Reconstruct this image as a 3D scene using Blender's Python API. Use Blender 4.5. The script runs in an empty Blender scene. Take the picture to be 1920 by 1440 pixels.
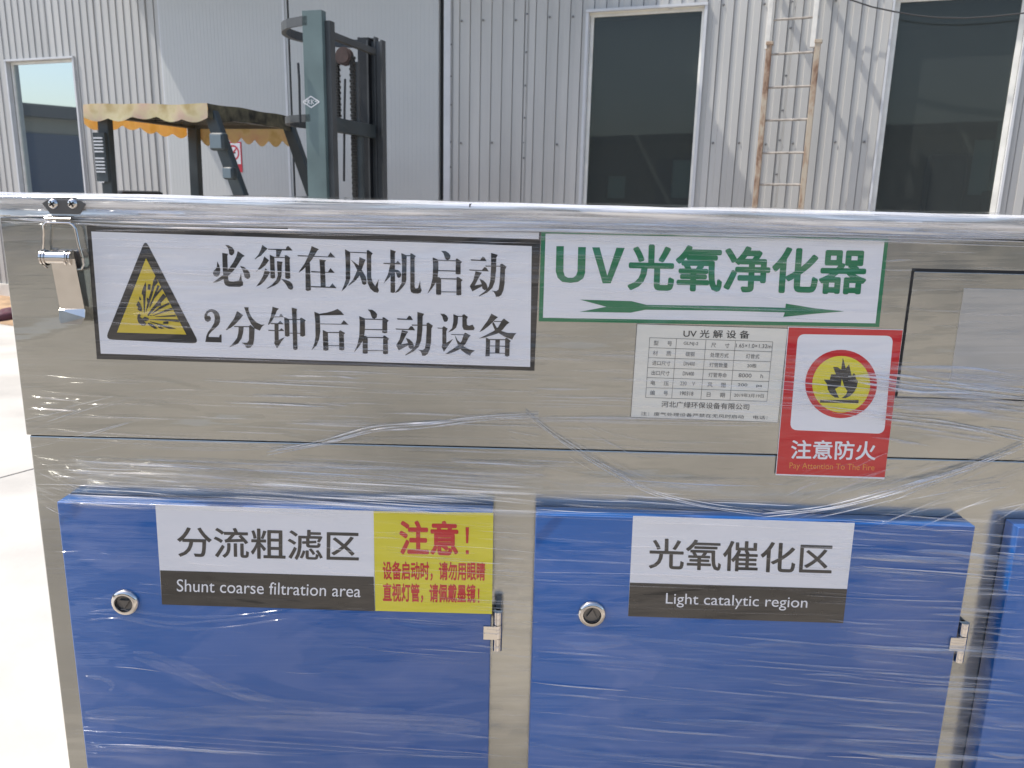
import bpy, bmesh, math, random
from mathutils import Vector, Matrix
from mathutils.geometry import tessellate_polygon
random.seed(7)
S = bpy.context.scene
COL = S.collection

# ------------------------------------------------------------------ camera
F = 1500.0                                   # focal length in pixels of a 1920 px wide picture
CAMZ = 1.35
_z = -Vector((812 - 960, 7080 - 720, F)).normalized()
_fw = Vector((0, 0, 1)); _Y = (_fw - _fw.dot(_z) * _z).normalized(); _X = _Y.cross(_z)
_a = math.radians(-0.5)
_Xb = _X * math.cos(_a) + _Y * math.sin(_a); _Yb = _Y * math.cos(_a) - _X * math.sin(_a)
R3 = Matrix((_Xb, _Yb, _z))                  # camera (right, down, forward) -> world
cd = bpy.data.cameras.new('camera'); cam = bpy.data.objects.new('camera', cd); COL.objects.link(cam)
cd.sensor_width = 36; cd.lens = 36 * F / 1920; cd.clip_start = 0.02; cd.clip_end = 500
_r = R3 @ Vector((1, 0, 0)); _u = -(R3 @ Vector((0, 1, 0))); _b = -(R3 @ Vector((0, 0, 1)))
M = Matrix(((_r.x, _u.x, _b.x, 0), (_r.y, _u.y, _b.y, 0), (_r.z, _u.z, _b.z, CAMZ), (0, 0, 0, 1)))
cam.matrix_world = M
S.camera = cam
cd.dof.use_dof = True; cd.dof.focus_distance = 0.93; cd.dof.aperture_fstop = 2.6 * 28.125 / 4.2

# ------------------------------------------------------------------ light
SUN = Vector((-0.52, 0.02, 0.85)).normalized()
w = bpy.data.worlds.new('World'); S.world = w; w.use_nodes = True
nt = w.node_tree; bg = nt.nodes['Background']
sky = nt.nodes.new('ShaderNodeTexSky'); sky.sky_type = 'NISHITA'; sky.sun_disc = False
sky.sun_elevation = math.asin(SUN.z); sky.sun_rotation = math.atan2(SUN.x, SUN.y)
sky.air_density = 1.0; sky.dust_density = 2.4; sky.ozone_density = 1.0
nt.links.new(sky.outputs[0], bg.inputs[0]); bg.inputs[1].default_value = 0.145
sl = bpy.data.lights.new('sun', 'SUN'); sl.energy = 3.1; sl.angle = math.radians(0.5); sl.color = (1, 0.95, 0.87)
so = bpy.data.objects.new('sun', sl); COL.objects.link(so)
so.rotation_euler = SUN.to_track_quat('Z', 'Y').to_euler()
S.view_settings.view_transform = 'Standard'; S.view_settings.look = 'None'
S.view_settings.gamma = 1; S.view_settings.use_curve_mapping = False
S.view_settings.exposure = 0.78
S.render.engine = 'CYCLES'
S.cycles.max_bounces = 8; S.cycles.transparent_max_bounces = 24
S.cycles.use_denoising = True

# ------------------------------------------------------------------ plane helpers (photo position -> point of a real plane)
def ray(px, py):
    return (R3 @ Vector((px - 960, py - 720, F)))
def onY(px, py, y):                          # point of the plane y = const
    d = ray(px, py); k = y / d.y
    return Vector((d.x * k, y, CAMZ + d.z * k))
def onZ(px, py, z=0.0):
    d = ray(px, py); k = (z - CAMZ) / d.z
    return Vector((d.x * k, d.y * k, z))
TH = math.radians(21); WD = 6.80             # factory wall: yaw and distance
WN = Vector((-math.sin(TH), -math.cos(TH), 0)); WU = Vector((math.cos(TH), -math.sin(TH), 0))
W0 = Vector((math.sin(TH) * WD, math.cos(TH) * WD, 0))
def wallp(u, z, out=0.0):
    return W0 + WU * u + WN * out + Vector((0, 0, z))
def onW(px, py, out=0.0):
    d = ray(px, py); n = Vector((math.sin(TH), math.cos(TH), 0)); k = (WD - out) / n.dot(d); p = d * k
    return (p.x * math.cos(TH) - p.y * math.sin(TH), p.z + CAMZ)

# ------------------------------------------------------------------ materials
def nodes(m): return m.node_tree.nodes, m.node_tree.links
def mat(name, col, rough=0.5, metal=0.0, spec=0.5, var=0.0, vscale=6.0, bump=0.0, bscale=60.0, stretch=(1, 1, 1), trans=None):
    m = bpy.data.materials.new(name); m.use_nodes = True; N, L = nodes(m)
    b = N['Principled BSDF']; b.inputs['Base Color'].default_value = (*col, 1)
    b.inputs['Roughness'].default_value = rough; b.inputs['Metallic'].default_value = metal
    b.inputs['Specular IOR Level'].default_value = spec
    g = None
    if var or bump:
        g = N.new('ShaderNodeNewGeometry'); mp = N.new('ShaderNodeMapping'); mp.inputs['Scale'].default_value = stretch
        L.new(g.outputs['Position'], mp.inputs['Vector'])
    if var:
        n = N.new('ShaderNodeTexNoise'); n.inputs['Scale'].default_value = vscale; n.inputs['Detail'].default_value = 6
        L.new(mp.outputs[0], n.inputs['Vector'])
        r = N.new('ShaderNodeMapRange'); r.inputs[1].default_value = 0.3; r.inputs[2].default_value = 0.7
        r.inputs[3].default_value = 1 - var; r.inputs[4].default_value = 1 + var
        L.new(n.outputs[0], r.inputs[0])
        x = N.new('ShaderNodeVectorMath'); x.operation = 'SCALE'; x.inputs[0].default_value = col
        L.new(r.outputs[0], x.inputs['Scale']); L.new(x.outputs[0], b.inputs['Base Color'])
        r2 = N.new('ShaderNodeMapRange'); r2.inputs[1].default_value = 0.3; r2.inputs[2].default_value = 0.7
        r2.inputs[3].default_value = rough * 0.85; r2.inputs[4].default_value = min(1, rough * 1.15)
        L.new(n.outputs[0], r2.inputs[0]); L.new(r2.outputs[0], b.inputs['Roughness'])
    if bump:
        n = N.new('ShaderNodeTexNoise'); n.inputs['Scale'].default_value = bscale; n.inputs['Detail'].default_value = 4
        L.new(mp.outputs[0], n.inputs['Vector'])
        k = N.new('ShaderNodeBump'); k.inputs['Strength'].default_value = 1; k.inputs['Distance'].default_value = bump
        L.new(n.outputs[0], k.inputs['Height']); L.new(k.outputs[0], b.inputs['Normal'])
    return m

def film_group():
    """normal of the clinging stretch film: long, nearly level pull streaks over slow waves"""
    g = bpy.data.node_groups.new('film_relief', 'ShaderNodeTree')
    g.interface.new_socket('Normal', in_out='OUTPUT', socket_type='NodeSocketVector')
    g.interface.new_socket('Haze', in_out='OUTPUT', socket_type='NodeSocketFloat')
    g.interface.new_socket('Cling', in_out='OUTPUT', socket_type='NodeSocketFloat')
    N, L = g.nodes, g.links
    o = N.new('NodeGroupOutput'); geo = N.new('ShaderNodeNewGeometry')
    rot = N.new('ShaderNodeMapping'); rot.inputs['Rotation'].default_value = (0, math.radians(2.2), 0)
    L.new(geo.outputs['Position'], rot.inputs['Vector'])
    def noise(sc, stretch, det, dist=0.0, rough=0.55):
        mp = N.new('ShaderNodeMapping'); mp.inputs['Scale'].default_value = stretch
        L.new(rot.outputs[0], mp.inputs['Vector'])
        n = N.new('ShaderNodeTexNoise'); n.inputs['Scale'].default_value = sc; n.inputs['Detail'].default_value = det
        n.inputs['Distortion'].default_value = dist; n.inputs['Roughness'].default_value = rough
        L.new(mp.outputs[0], n.inputs['Vector']); return n.outputs[0]
    big = noise(1.0, (4.0, 6.0, 14.0), 2, 0.6)
    mid = noise(1.0, (3.5, 20.0, 90.0), 3, 0.3)
    fine = noise(1.0, (9.0, 30.0, 420.0), 3, 0.2)
    mask = noise(1.0, (2.2, 5.0, 9.0), 2, 0.8)
    mr = N.new('ShaderNodeMapRange'); mr.inputs[1].default_value = 0.38; mr.inputs[2].default_value = 0.62
    L.new(mask, mr.inputs[0])
    def mul(a, k):
        m = N.new('ShaderNodeMath'); m.operation = 'MULTIPLY'; L.new(a, m.inputs[0])
        if isinstance(k, float): m.inputs[1].default_value = k
        else: L.new(k, m.inputs[1])
        return m.outputs[0]
    def add(a, c):
        m = N.new('ShaderNodeMath'); m.operation = 'ADD'; L.new(a, m.inputs[0]); L.new(c, m.inputs[1]); return m.outputs[0]
    h = add(mul(big, 0.0130), add(mul(mid, 0.00075), mul(mul(fine, mr.outputs[0]), 0.00012)))
    b = N.new('ShaderNodeBump'); b.inputs['Strength'].default_value = 1.0; b.inputs['Distance'].default_value = 1.0
    L.new(h, b.inputs['Height']); L.new(b.outputs[0], o.inputs['Normal'])
    hz = noise(1.0, (5.0, 20.0, 260.0), 4, 0.5, 0.7)
    hr = N.new('ShaderNodeMapRange'); hr.inputs[1].default_value = 0.50; hr.inputs[2].default_value = 0.78
    L.new(hz, hr.inputs[0]); L.new(mul(hr.outputs[0], mr.outputs[0]), o.inputs['Haze'])
    cl = noise(1.0, (3.4, 4.0, 7.0), 5, 1.6, 0.5)
    c2 = N.new('ShaderNodeMapRange'); c2.inputs[1].default_value = 0.50; c2.inputs[2].default_value = 0.56
    L.new(cl, c2.inputs[0]); L.new(c2.outputs[0], o.inputs['Cling'])
    return g
FG = film_group()
def filmed(m, ior=1.56, coat=1.0, haze=0.3, rough=0.06, cling_glare=0.0):
    """the thing under the clinging film: clear coat with the film's relief, milky where the film is creased"""
    N, L = nodes(m); b = N['Principled BSDF']
    g = N.new('ShaderNodeGroup'); g.node_tree = FG
    b.inputs['Coat Weight'].default_value = coat; b.inputs['Coat IOR'].default_value = ior
    b.inputs['Coat Roughness'].default_value = rough
    L.new(g.outputs['Normal'], b.inputs['Coat Normal'])
    if haze:
        d = N.new('ShaderNodeBsdfDiffuse'); d.inputs[0].default_value = (0.72, 0.71, 0.73, 1)
        x = N.new('ShaderNodeMixShader'); k = N.new('ShaderNodeMath'); k.operation = 'MULTIPLY'; k.inputs[1].default_value = haze
        L.new(g.outputs['Haze'], k.inputs[0]); L.new(k.outputs[0], x.inputs[0])
        L.new(b.outputs[0], x.inputs[1]); L.new(d.outputs[0], x.inputs[2])
        last = x.outputs[0]
        if cling_glare:
            y = N.new('ShaderNodeMixShader'); k2 = N.new('ShaderNodeMath'); k2.operation = 'MULTIPLY'; k2.inputs[1].default_value = cling_glare
            L.new(g.outputs['Cling'], k2.inputs[0]); L.new(k2.outputs[0], y.inputs[0]); d2 = N.new('ShaderNodeBsdfDiffuse'); d2.inputs[0].default_value = (0.45, 0.44, 0.60, 1)  # violet diffuse patches paint in the loose film's doubled reflection
            L.new(last, y.inputs[1]); L.new(d2.outputs[0], y.inputs[2]); last = y.outputs[0]
        L.new(last, N['Material Output'].inputs[0])
    return m

M_SILVER = filmed(mat('silver_paint', (0.42, 0.422, 0.385), 0.20, 0.85, var=0.05, vscale=4, bump=0.0050, bscale=3.2), haze=0.13, ior=1.6)
M_BLUE = filmed(mat('blue_paint', (0.001, 0.082, 0.31), 0.33, 0.0, 0.5, var=0.06, vscale=4, bump=0.00003, bscale=700), haze=0.06, cling_glare=0.07)
M_GAP = mat('dark_gap', (0.02, 0.02, 0.02), 0.8)
M_CHROME = mat('chrome', (0.66, 0.63, 0.60), 0.12, 1.0, var=0.05, vscale=80)
M_STEEL = mat('bright_steel', (0.66, 0.63, 0.58), 0.22, 1.0, var=0.06, vscale=60)
M_DSTEEL = mat('dark_steel', (0.16, 0.155, 0.15), 0.35, 0.8)
def sticker(name, col, **k): return filmed(mat(name, col, 0.35, 0.0, 0.5, var=0.02, vscale=9), **{**dict(haze=0.10), **k})
M_WHITE = sticker('white_vinyl', (0.77, 0.76, 0.77))
M_BLACK = sticker('black_print', (0.018, 0.017, 0.016))
M_BLACKV = filmed(mat('black_vinyl', (0.016, 0.014, 0.012), 0.3, 0, 0.5, var=0.3, vscale=40), haze=0.05)
M_GREEN = sticker('green_print', (0.006, 0.17, 0.065))
M_YEL = sticker('yellow_vinyl', (0.72, 0.62, 0.02))
M_AMBER = sticker('amber_print', (0.62, 0.46, 0.03))
M_RED = sticker('red_print', (0.55, 0.004, 0.010))
M_PAPER = sticker('paper_label', (0.74, 0.71, 0.62))
M_INK = sticker('grey_ink', (0.09, 0.085, 0.08))
M_ORANGE = sticker('orange_print', (0.75, 0.25, 0.04))
M_WINDOWP = sticker('display_cover', (0.42, 0.40, 0.36), haze=0.35)

def film_mat(name, alpha, col=(0.86, 0.86, 0.88)):
    m = bpy.data.materials.new(name); m.use_nodes = True; N, L = nodes(m)
    N.remove(N['Principled BSDF'])
    d = N.new('ShaderNodeBsdfDiffuse'); d.inputs[0].default_value = (*col, 1)
    t2 = N.new('ShaderNodeBsdfTranslucent'); t2.inputs[0].default_value = (*col, 1)
    g = N.new('ShaderNodeBsdfGlossy'); g.inputs['Roughness'].default_value = 0.12; g.inputs[0].default_value = (1, 1, 1, 1)
    t = N.new('ShaderNodeBsdfTransparent')
    m0 = N.new('ShaderNodeMixShader'); m0.inputs[0].default_value = 0.25; L.new(d.outputs[0], m0.inputs[1]); L.new(t2.outputs[0], m0.inputs[2])
    m1 = N.new('ShaderNodeMixShader'); m1.inputs[0].default_value = 0.42; L.new(m0.outputs[0], m1.inputs[1]); L.new(g.outputs[0], m1.inputs[2])
    m2 = N.new('ShaderNodeMixShader')
    geo = N.new('ShaderNodeNewGeometry'); mp = N.new('ShaderNodeMapping'); mp.inputs['Scale'].default_value = (10, 10, 220)
    n = N.new('ShaderNodeTexNoise'); n.inputs['Scale'].default_value = 1; n.inputs['Detail'].default_value = 3
    L.new(geo.outputs['Position'], mp.inputs[0]); L.new(mp.outputs[0], n.inputs['Vector'])
    r = N.new('ShaderNodeMapRange'); r.inputs[1].default_value = 0.3; r.inputs[2].default_value = 0.7
    r.inputs[3].default_value = alpha * 0.35; r.inputs[4].default_value = min(1, alpha * 1.6)
    L.new(n.outputs[0], r.inputs[0]); L.new(r.outputs[0], m2.inputs[0])
    L.new(t.outputs[0], m2.inputs[1]); L.new(m1.outputs[0], m2.inputs[2]); L.new(m2.outputs[0], N['Material Output'].inputs[0])
    return m
M_F1 = film_mat('film_faint', 0.06); M_F2 = film_mat('film_medium', 0.22); M_F3 = film_mat('film_crease', 0.75)
M_FE = film_mat('film_edge', 0.55, (0.93, 0.93, 0.95))

# ------------------------------------------------------------------ mesh helpers
class MB:
    def __init__(s): s.v = []; s.f = []; s.mi = []; s.mats = []
    def m(s, mt):
        if mt not in s.mats: s.mats.append(mt)
        return s.mats.index(mt)
    def add(s, vs, fs, mt):
        o = len(s.v); s.v += [Vector(p) for p in vs]; i = s.m(mt)
        for f in fs: s.f.append([o + k for k in f]); s.mi.append(i)
        return s
    def box(s, a, b, mt, fr=None):
        x0, y0, z0 = a; x1, y1, z1 = b
        vs = [(x0,y0,z0),(x1,y0,z0),(x1,y1,z0),(x0,y1,z0),(x0,y0,z1),(x1,y0,z1),(x1,y1,z1),(x0,y1,z1)]
        if fr: vs = [fr(*p) for p in vs]
        return s.add(vs, [(0,3,2,1),(4,5,6,7),(0,1,5,4),(1,2,6,5),(2,3,7,6),(3,0,4,7)], mt)
    def prism(s, poly, y0, y1, mt, cap0=True):
        """polygon of (x, z) extruded from y0 (front, towards the camera) to y1"""
        n = len(poly); vs = [(x, y0, z) for x, z in poly] + [(x, y1, z) for x, z in poly]
        tris = tessellate_polygon([[Vector((x, z, 0)) for x, z in poly]])
        fs = [tuple(t) for t in tris] + [tuple(n + k for k in reversed(t)) for t in tris]
        fs += [(k, (k+1) % n, n + (k+1) % n, n + k) for k in range(n)]
        return s.add(vs, fs, mt)
    def flat(s, poly, y, mt):
        tris = tessellate_polygon([[Vector((p[0], p[1], 0)) for p in poly]])
        out = []
        for t in tris:
            a, b, c = (poly[k] for k in t)
            cr = (b[0]-a[0])*(c[1]-a[1]) - (b[1]-a[1])*(c[0]-a[0])
            out.append(tuple(t) if cr > 0 else tuple(reversed(t)))
        return s.add([(x, y, z) for x, z in poly], out, mt)
    def tube(s, pts, r, mt, n=8, cap=True, radii=None):
        pts = [Vector(p) for p in pts]; o = len(s.v); i = s.m(mt); up = None
        for k, p in enumerate(pts):
            t = (pts[min(k+1, len(pts)-1)] - pts[max(k-1, 0)]).normalized()
            if up is None: up = Vector((0, 0, 1)) if abs(t.z) < 0.9 else Vector((1, 0, 0))
            a = t.cross(up).normalized(); b = a.cross(t).normalized(); up = b
            rr = radii[k] if radii else r
            for q in range(n):
                an = 2 * math.pi * q / n; s.v.append(p + (a * math.cos(an) + b * math.sin(an)) * rr)
        for k in range(len(pts) - 1):
            for q in range(n):
                s.f.append([o + k*n + q, o + k*n + (q+1) % n, o + (k+1)*n + (q+1) % n, o + (k+1)*n + q]); s.mi.append(i)
        if cap:
            s.f.append([o + q for q in reversed(range(n))]); s.mi.append(i)
            s.f.append([o + (len(pts)-1)*n + q for q in range(n)]); s.mi.append(i)
        return s
    def lathe(s, prof, cx, cz, y, mt, n=32, cap=True):
        """profile of (radius, forward) turned about an axis along y at (cx, cz); forward is towards the camera"""
        vs = []; fs = []
        for r, d in prof:
            for q in range(n):
                a = 2*math.pi*q/n; vs.append((cx + r*math.cos(a), y - d, cz + r*math.sin(a)))
        for k in range(len(prof)-1):
            for q in range(n): fs.append((k*n+q, k*n+(q+1) % n, (k+1)*n+(q+1) % n, (k+1)*n+q))
        if cap: fs.append(tuple((len(prof)-1)*n+q for q in range(n)))
        return s.add(vs, fs, mt)
    def build(s, name, parent=None, bevel=0.0, smooth=False, segs=2, **props):
        me = bpy.data.meshes.new(name); me.from_pydata([tuple(p) for p in s.v], [], s.f)
        for mt in s.mats: me.materials.append(mt)
        me.polygons.foreach_set('material_index', s.mi)
        me.update()
        if bevel:
            bm = bmesh.new(); bm.from_mesh(me)
            bmesh.ops.bevel(bm, geom=bm.edges[:], offset=bevel, segments=segs, affect='EDGES', profile=0.5, clamp_overlap=True)
            bmesh.ops.recalc_face_normals(bm, faces=bm.faces[:]); bm.to_mesh(me); bm.free()
        if smooth:
            me.polygons.foreach_set('use_smooth', [True] * len(me.polygons)); 
            try: me.set_sharp_from_angle(angle=math.radians(35))
            except Exception: pass
        o = bpy.data.objects.new(name, me); COL.objects.link(o)
        if parent is not None: adopt(o, parent)
        for k, v in props.items(): o[k] = v
        return o
def adopt(o, parent):
    o.parent = parent
    o.matrix_parent_inverse = world_of(parent).inverted()
def world_of(o):
    m = Matrix.LocRotScale(o.location, o.rotation_euler, o.scale)
    return m if o.parent is None else world_of(o.parent) @ o.matrix_parent_inverse @ m
def empty(name, loc, rz=0.0, **props):
    o = bpy.data.objects.new(name, None); COL.objects.link(o); o.location = loc; o.rotation_euler = (0, 0, rz)
    o.empty_display_size = 0.2
    for k, v in props.items(): o[k] = v
    return o
def share(o, loc):
    c = o.copy(); COL.objects.link(c); c.location = loc; return c

# ================================================================== GROUND
M_CONC = mat('concrete', (0.46, 0.44, 0.405), 0.85, var=0.20, vscale=1.6, bump=0.0012, bscale=25)
M_SOIL = mat('soil', (0.33, 0.22, 0.13), 0.95, var=0.4, vscale=5, bump=0.02, bscale=9)
M_JOINT = mat('joint_sand', (0.17, 0.15, 0.12), 0.95, var=0.2, vscale=20)
g = MB(); g.add([(-200,-200,-.012),(200,-200,-.012),(200,200,-.012),(-200,200,-.012)], [(0,1,2,3)], M_JOINT)
ground = g.build('ground', kind='structure')
ja, jb = onZ(48, 883), onZ(0, 896)
jd = (jb - ja); jang = math.atan2(jd.y, jd.x)
jn = Vector((-math.sin(jang), math.cos(jang), 0)); jt = Vector((math.cos(jang), math.sin(jang), 0))
for i in range(-5, 5):
    for j in range(-5, 2):
        s = 5.0; gap = 0.007
        c = [ja + jt * (i*s + gap + 2.1) + jn * (j*s + gap), ja + jt * ((i+1)*s - gap + 2.1) + jn * (j*s + gap),
             ja + jt * ((i+1)*s - gap + 2.1) + jn * ((j+1)*s - gap), ja + jt * (i*s + gap + 2.1) + jn * ((j+1)*s - gap)]
        vs = [(p.x, p.y, -0.012) for p in c] + [(p.x, p.y, 0) for p in c]
        if (jn.x * jt.y - jn.y * jt.x) > 0: pass
        MB().add(vs, [(4,5,6,7),(0,1,5,4),(1,2,6,5),(2,3,7,6),(3,0,4,7)], M_CONC).build('concrete_slab', ground)

M_YARD = mat('reflection_earth', (0.30, 0.265, 0.22), 0.95, var=0.75, vscale=0.7, bump=0.01, bscale=6)
MB().add([(-21,-16.9,.004),(30,-16.9,.004),(30,.85,.004),(-1.6,.85,.004),(-2.2,-1.5,.004),(-21,-3,.004)], [(0,1,2,3,4,5)], M_YARD).build('reflection_yard', kind='structure')  # unseen earth added to darken what the cabinet front reflects
# soil strip along the factory wall
bm = MB(); NU, NV = 90, 12
rr = random.Random(3)
vs = []
for i in range(NU+1):
    for j in range(NV+1):
        u = -12 + 20.0*i/NU; v = 0.02 + (1.25 + 0.12*math.sin(i*0.7) + 0.08*math.sin(i*1.9))*j/NV
        h = 0.075*math.sin(math.pi*min(1, (j+1)/NV*0.9))*(0.6 + 0.6*rr.random()) if j < NV else 0.002
        p = wallp(u, h, v); vs.append(p)
fs = [(i*(NV+1)+j, i*(NV+1)+j+1, (i+1)*(NV+1)+j+1, (i+1)*(NV+1)+j) for i in range(NU) for j in range(NV)]
bm.add(vs, fs, M_SOIL); o = bm.build('soil_strip', smooth=True, kind='stuff', label='brown bare soil heaped along the foot of the factory wall', category='soil')

# plum coloured sack lying at the soil's edge
sp = onZ(17, 601)
M_SACK = mat('plum_sack', (0.10, 0.035, 0.05), 0.8, var=0.2, vscale=20, bump=0.004, bscale=30)
b = bmesh.new(); bmesh.ops.create_icosphere(b, subdivisions=3, radius=1)
for v in b.verts:
    n = math.sin(v.co.x*5+1)*0.09 + math.sin(v.co.y*7+v.co.z*4)*0.07
    v.co = Vector((v.co.x*0.17, v.co.y*0.10, max(-0.05, v.co.z*0.085)))*(1+n)
for f in b.faces: f.smooth = True
me = bpy.data.meshes.new('sack'); b.to_mesh(me); b.free(); me.materials.append(M_SACK)
o = bpy.data.objects.new('sack', me); COL.objects.link(o); o.location = (sp.x, sp.y, 0.045); o.rotation_euler = (0,0,0.5)
o['label'] = 'small plum coloured sack lying where the soil meets the concrete, left of the cabinet'; o['category'] = 'sack'

# ================================================================== FACTORY
M_CLAD = mat('pale_cladding', (0.43, 0.425, 0.405), 0.42, var=0.10, vscale=2.2, stretch=(1.6,1.6,0.25), bump=0.0008, bscale=4)
M_DOORP = mat('smooth_cladding', (0.43, 0.44, 0.43), 0.40, var=0.04, vscale=1.2)
M_TRIM = mat('grey_flashing', (0.52, 0.53, 0.54), 0.45, var=0.06, vscale=8)
M_FRAME = mat('white_frame', (0.74, 0.73, 0.68), 0.4, var=0.10, vscale=9)
M_SCREW = mat('screw_head', (0.20, 0.20, 0.20), 0.5, 0.6)
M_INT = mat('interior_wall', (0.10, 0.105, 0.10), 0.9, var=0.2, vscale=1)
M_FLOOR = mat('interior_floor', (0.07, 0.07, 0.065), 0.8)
M_SILLB = mat('pale_plinth', (0.62, 0.60, 0.55), 0.8, var=0.08, vscale=8)
def glass(name, ior, tint, veil=.07):
    m = bpy.data.materials.new(name); m.use_nodes = True; N, L = nodes(m); N.remove(N['Principled BSDF'])
    t = N.new('ShaderNodeBsdfTransparent'); t.inputs[0].default_value = (*tint, 1)
    g = N.new('ShaderNodeBsdfGlossy'); g.inputs['Roughness'].default_value = 0.02; g.inputs[0].default_value = (0.95,1,1,1) if ior < 1.5 else (.48,.55,.57,1)
    fr = N.new('ShaderNodeFresnel'); fr.inputs['IOR'].default_value = ior
    x = N.new('ShaderNodeMixShader'); L.new(fr.outputs[0], x.inputs[0]); L.new(t.outputs[0], x.inputs[1]); L.new(g.outputs[0], x.inputs[2])
    d = N.new('ShaderNodeBsdfDiffuse'); d.inputs[0].default_value = (.42, .46, .45, 1); y = N.new('ShaderNodeMixShader'); y.inputs[0].default_value = veil  # even grey veil stands in for brightness inside the hall
    L.new(x.outputs[0], y.inputs[1]); L.new(d.outputs[0], y.inputs[2]); L.new(y.outputs[0], N['Material Output'].inputs[0]); return m
M_GLASS = glass('dark_glass', 1.33, (0.55, 0.60, 0.58)); M_GLASS2 = glass('mirror_glass', 1.9, (0.5, 0.56, 0.58))

fact = empty('factory_building', wallp(-3, 0, -3), -TH, label='pale grey ribbed steel factory hall behind the wrapped cabinet', category='building')
ZT = 4.6                                     # top of the wall
WINS = [  # u0, u1, z0, z1 openings
    (onW(12, 120)[0], onW(140, 110)[0], 0.95, CAMZ + 1.335, 'L'),
    (onW(1101, 30)[0], onW(1327, 14)[0], 0.95, CAMZ + 1.470, 'M'),
    (onW(1676, 0)[0], onW(1935, 0)[0], 0.95, CAMZ + 1.455, 'R')]
def rib_panel(u0, u1, z0, z1, name, lift=0.0):
    """one vertical trapezoidal sheet between u0 and u1"""
    P = 0.1015; pts = []; ph = lambda u: (u - (-20)) % P
    k = math.floor((u0 + 20) / P) - 1; ev = []
    while True:
        b0 = -20 + k * P
        for du, d in ((0.0, 0.0), (0.0025, -0.017), (0.0055, -0.009), (0.047, -0.009), (0.051, 0.0)): ev.append((b0 + du, d))
        k += 1
        if b0 > u1 + P: break
    def dep(u):
        for (a, da), (c, dc) in zip(ev, ev[1:]):
            if a <= u <= c: return da + (dc - da) * (u - a) / (c - a)
        return 0
    xs = [u0] + [e[0] for e in ev if u0 + 1e-4 < e[0] < u1 - 1e-4] + [u1]
    ds = [dep(x) + lift for x in xs]
    mb = MB(); vs = []; n = len(xs)
    for z in (z0, z1): vs += [wallp(x, z, d) for x, d in zip(xs, ds)]
    for z in (z0, z1): vs += [wallp(x, z, d - 0.0015) for x, d in zip(xs, ds)]
    fs = [(i, i+1, n+i+1, n+i) for i in range(n-1)] + [(2*n+i+1, 2*n+i, 3*n+i, 3*n+i+1) for i in range(n-1)]
    fs += [(0, n, 3*n, 2*n), (n-1, 3*n-1, 4*n-1, 2*n-1)]
    mb.add(vs, fs, M_CLAD)
    return mb.build(name, fact)
SH = 0.7105; spans = []
def run(u0, u1):
    u = u0; i = 0
    while u < u1 - 0.02:
        e = min(u + SH, u1); spans.append((u, e, 0.002 * (i % 2))); u = e; i += 1
DL, DM, DR = -6.62, -5.035, -3.43
run(-12.5, DL); run(DR + 0.10, 13.0)
for (a, e, lift) in spans:
    cuts = [w_ for w_ in WINS if w_[0] < e and w_[1] > a]
    if not cuts: rib_panel(a, e, 0.16, ZT, 'cladding_sheet', lift); continue
    w_ = cuts[0]; c0, c1 = max(a, w_[0]), min(e, w_[1])
    if c0 - a > 0.01: rib_panel(a, c0, 0.16, ZT, 'cladding_sheet', lift)
    rib_panel(c0, c1, w_[3], ZT, 'cladding_sheet', lift); rib_panel(c0, c1, 0.16, w_[2], 'cladding_sheet', lift)
    if e - c1 > 0.01: rib_panel(c1, e, 0.16, ZT, 'cladding_sheet', lift)
def wbox(mb, u0, u1, z0, z1, o0, o1, mt):
    mb.box((u0, o0, z0), (u1, o1, z1), mt, fr=lambda x, y, z: wallp(x, z, y)); return mb
# overlap lips and screws
lip = MB()
for (a, e, lift) in spans:
    if any(w_[0] - 0.05 < a < w_[1] + 0.05 for w_ in WINS): continue
    wbox(MB(), a - 0.006, a + 0.008, 0.16, ZT, 0.0035, 0.0055, M_CLAD).build('overlap_lip', fact)
scr = None; rs = random.Random(5)
def screw(u, z, out=0.003):
    global scr
    if scr is None:
        b = bmesh.new(); bmesh.ops.create_cone(b, cap_ends=True, segments=8, radius1=0.010, radius2=0.006, depth=0.008)
        me = bpy.data.meshes.new('screw'); b.to_mesh(me); b.free(); me.materials.append(M_SCREW)
        scr = bpy.data.objects.new('screw', me); COL.objects.link(scr); o = scr
    else: o = scr.copy(); COL.objects.link(o)
    o.rotation_euler = (math.pi/2, 0, 0); o.location = (0, 0, 0)
    o.parent = fact; o.matrix_parent_inverse = Matrix.Identity(4)
    lp = world_of(fact).inverted() @ wallp(u, z, out); o.location = lp
for z in (CAMZ + 0.445, CAMZ + 1.46):
    u = DR + 0.2
    while u < 5:
        if not any(w_[0] - 0.06 < u < w_[1] + 0.06 and z < w_[3] + 0.06 for w_ in WINS): screw(u, z + rs.uniform(-.01, .01))
        u += 0.203 if rs.random() < 0.6 else 0.1015*3
for (a, e, lift) in spans:
    if a < DR or any(w_[0] - 0.1 < a < w_[1] + 0.1 for w_ in WINS): continue
    z = 1.5 + rs.uniform(0, .2)
    while z < 2.95: screw(a + 0.001, z, 0.007); z += rs.uniform(0.2, 0.34)
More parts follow.
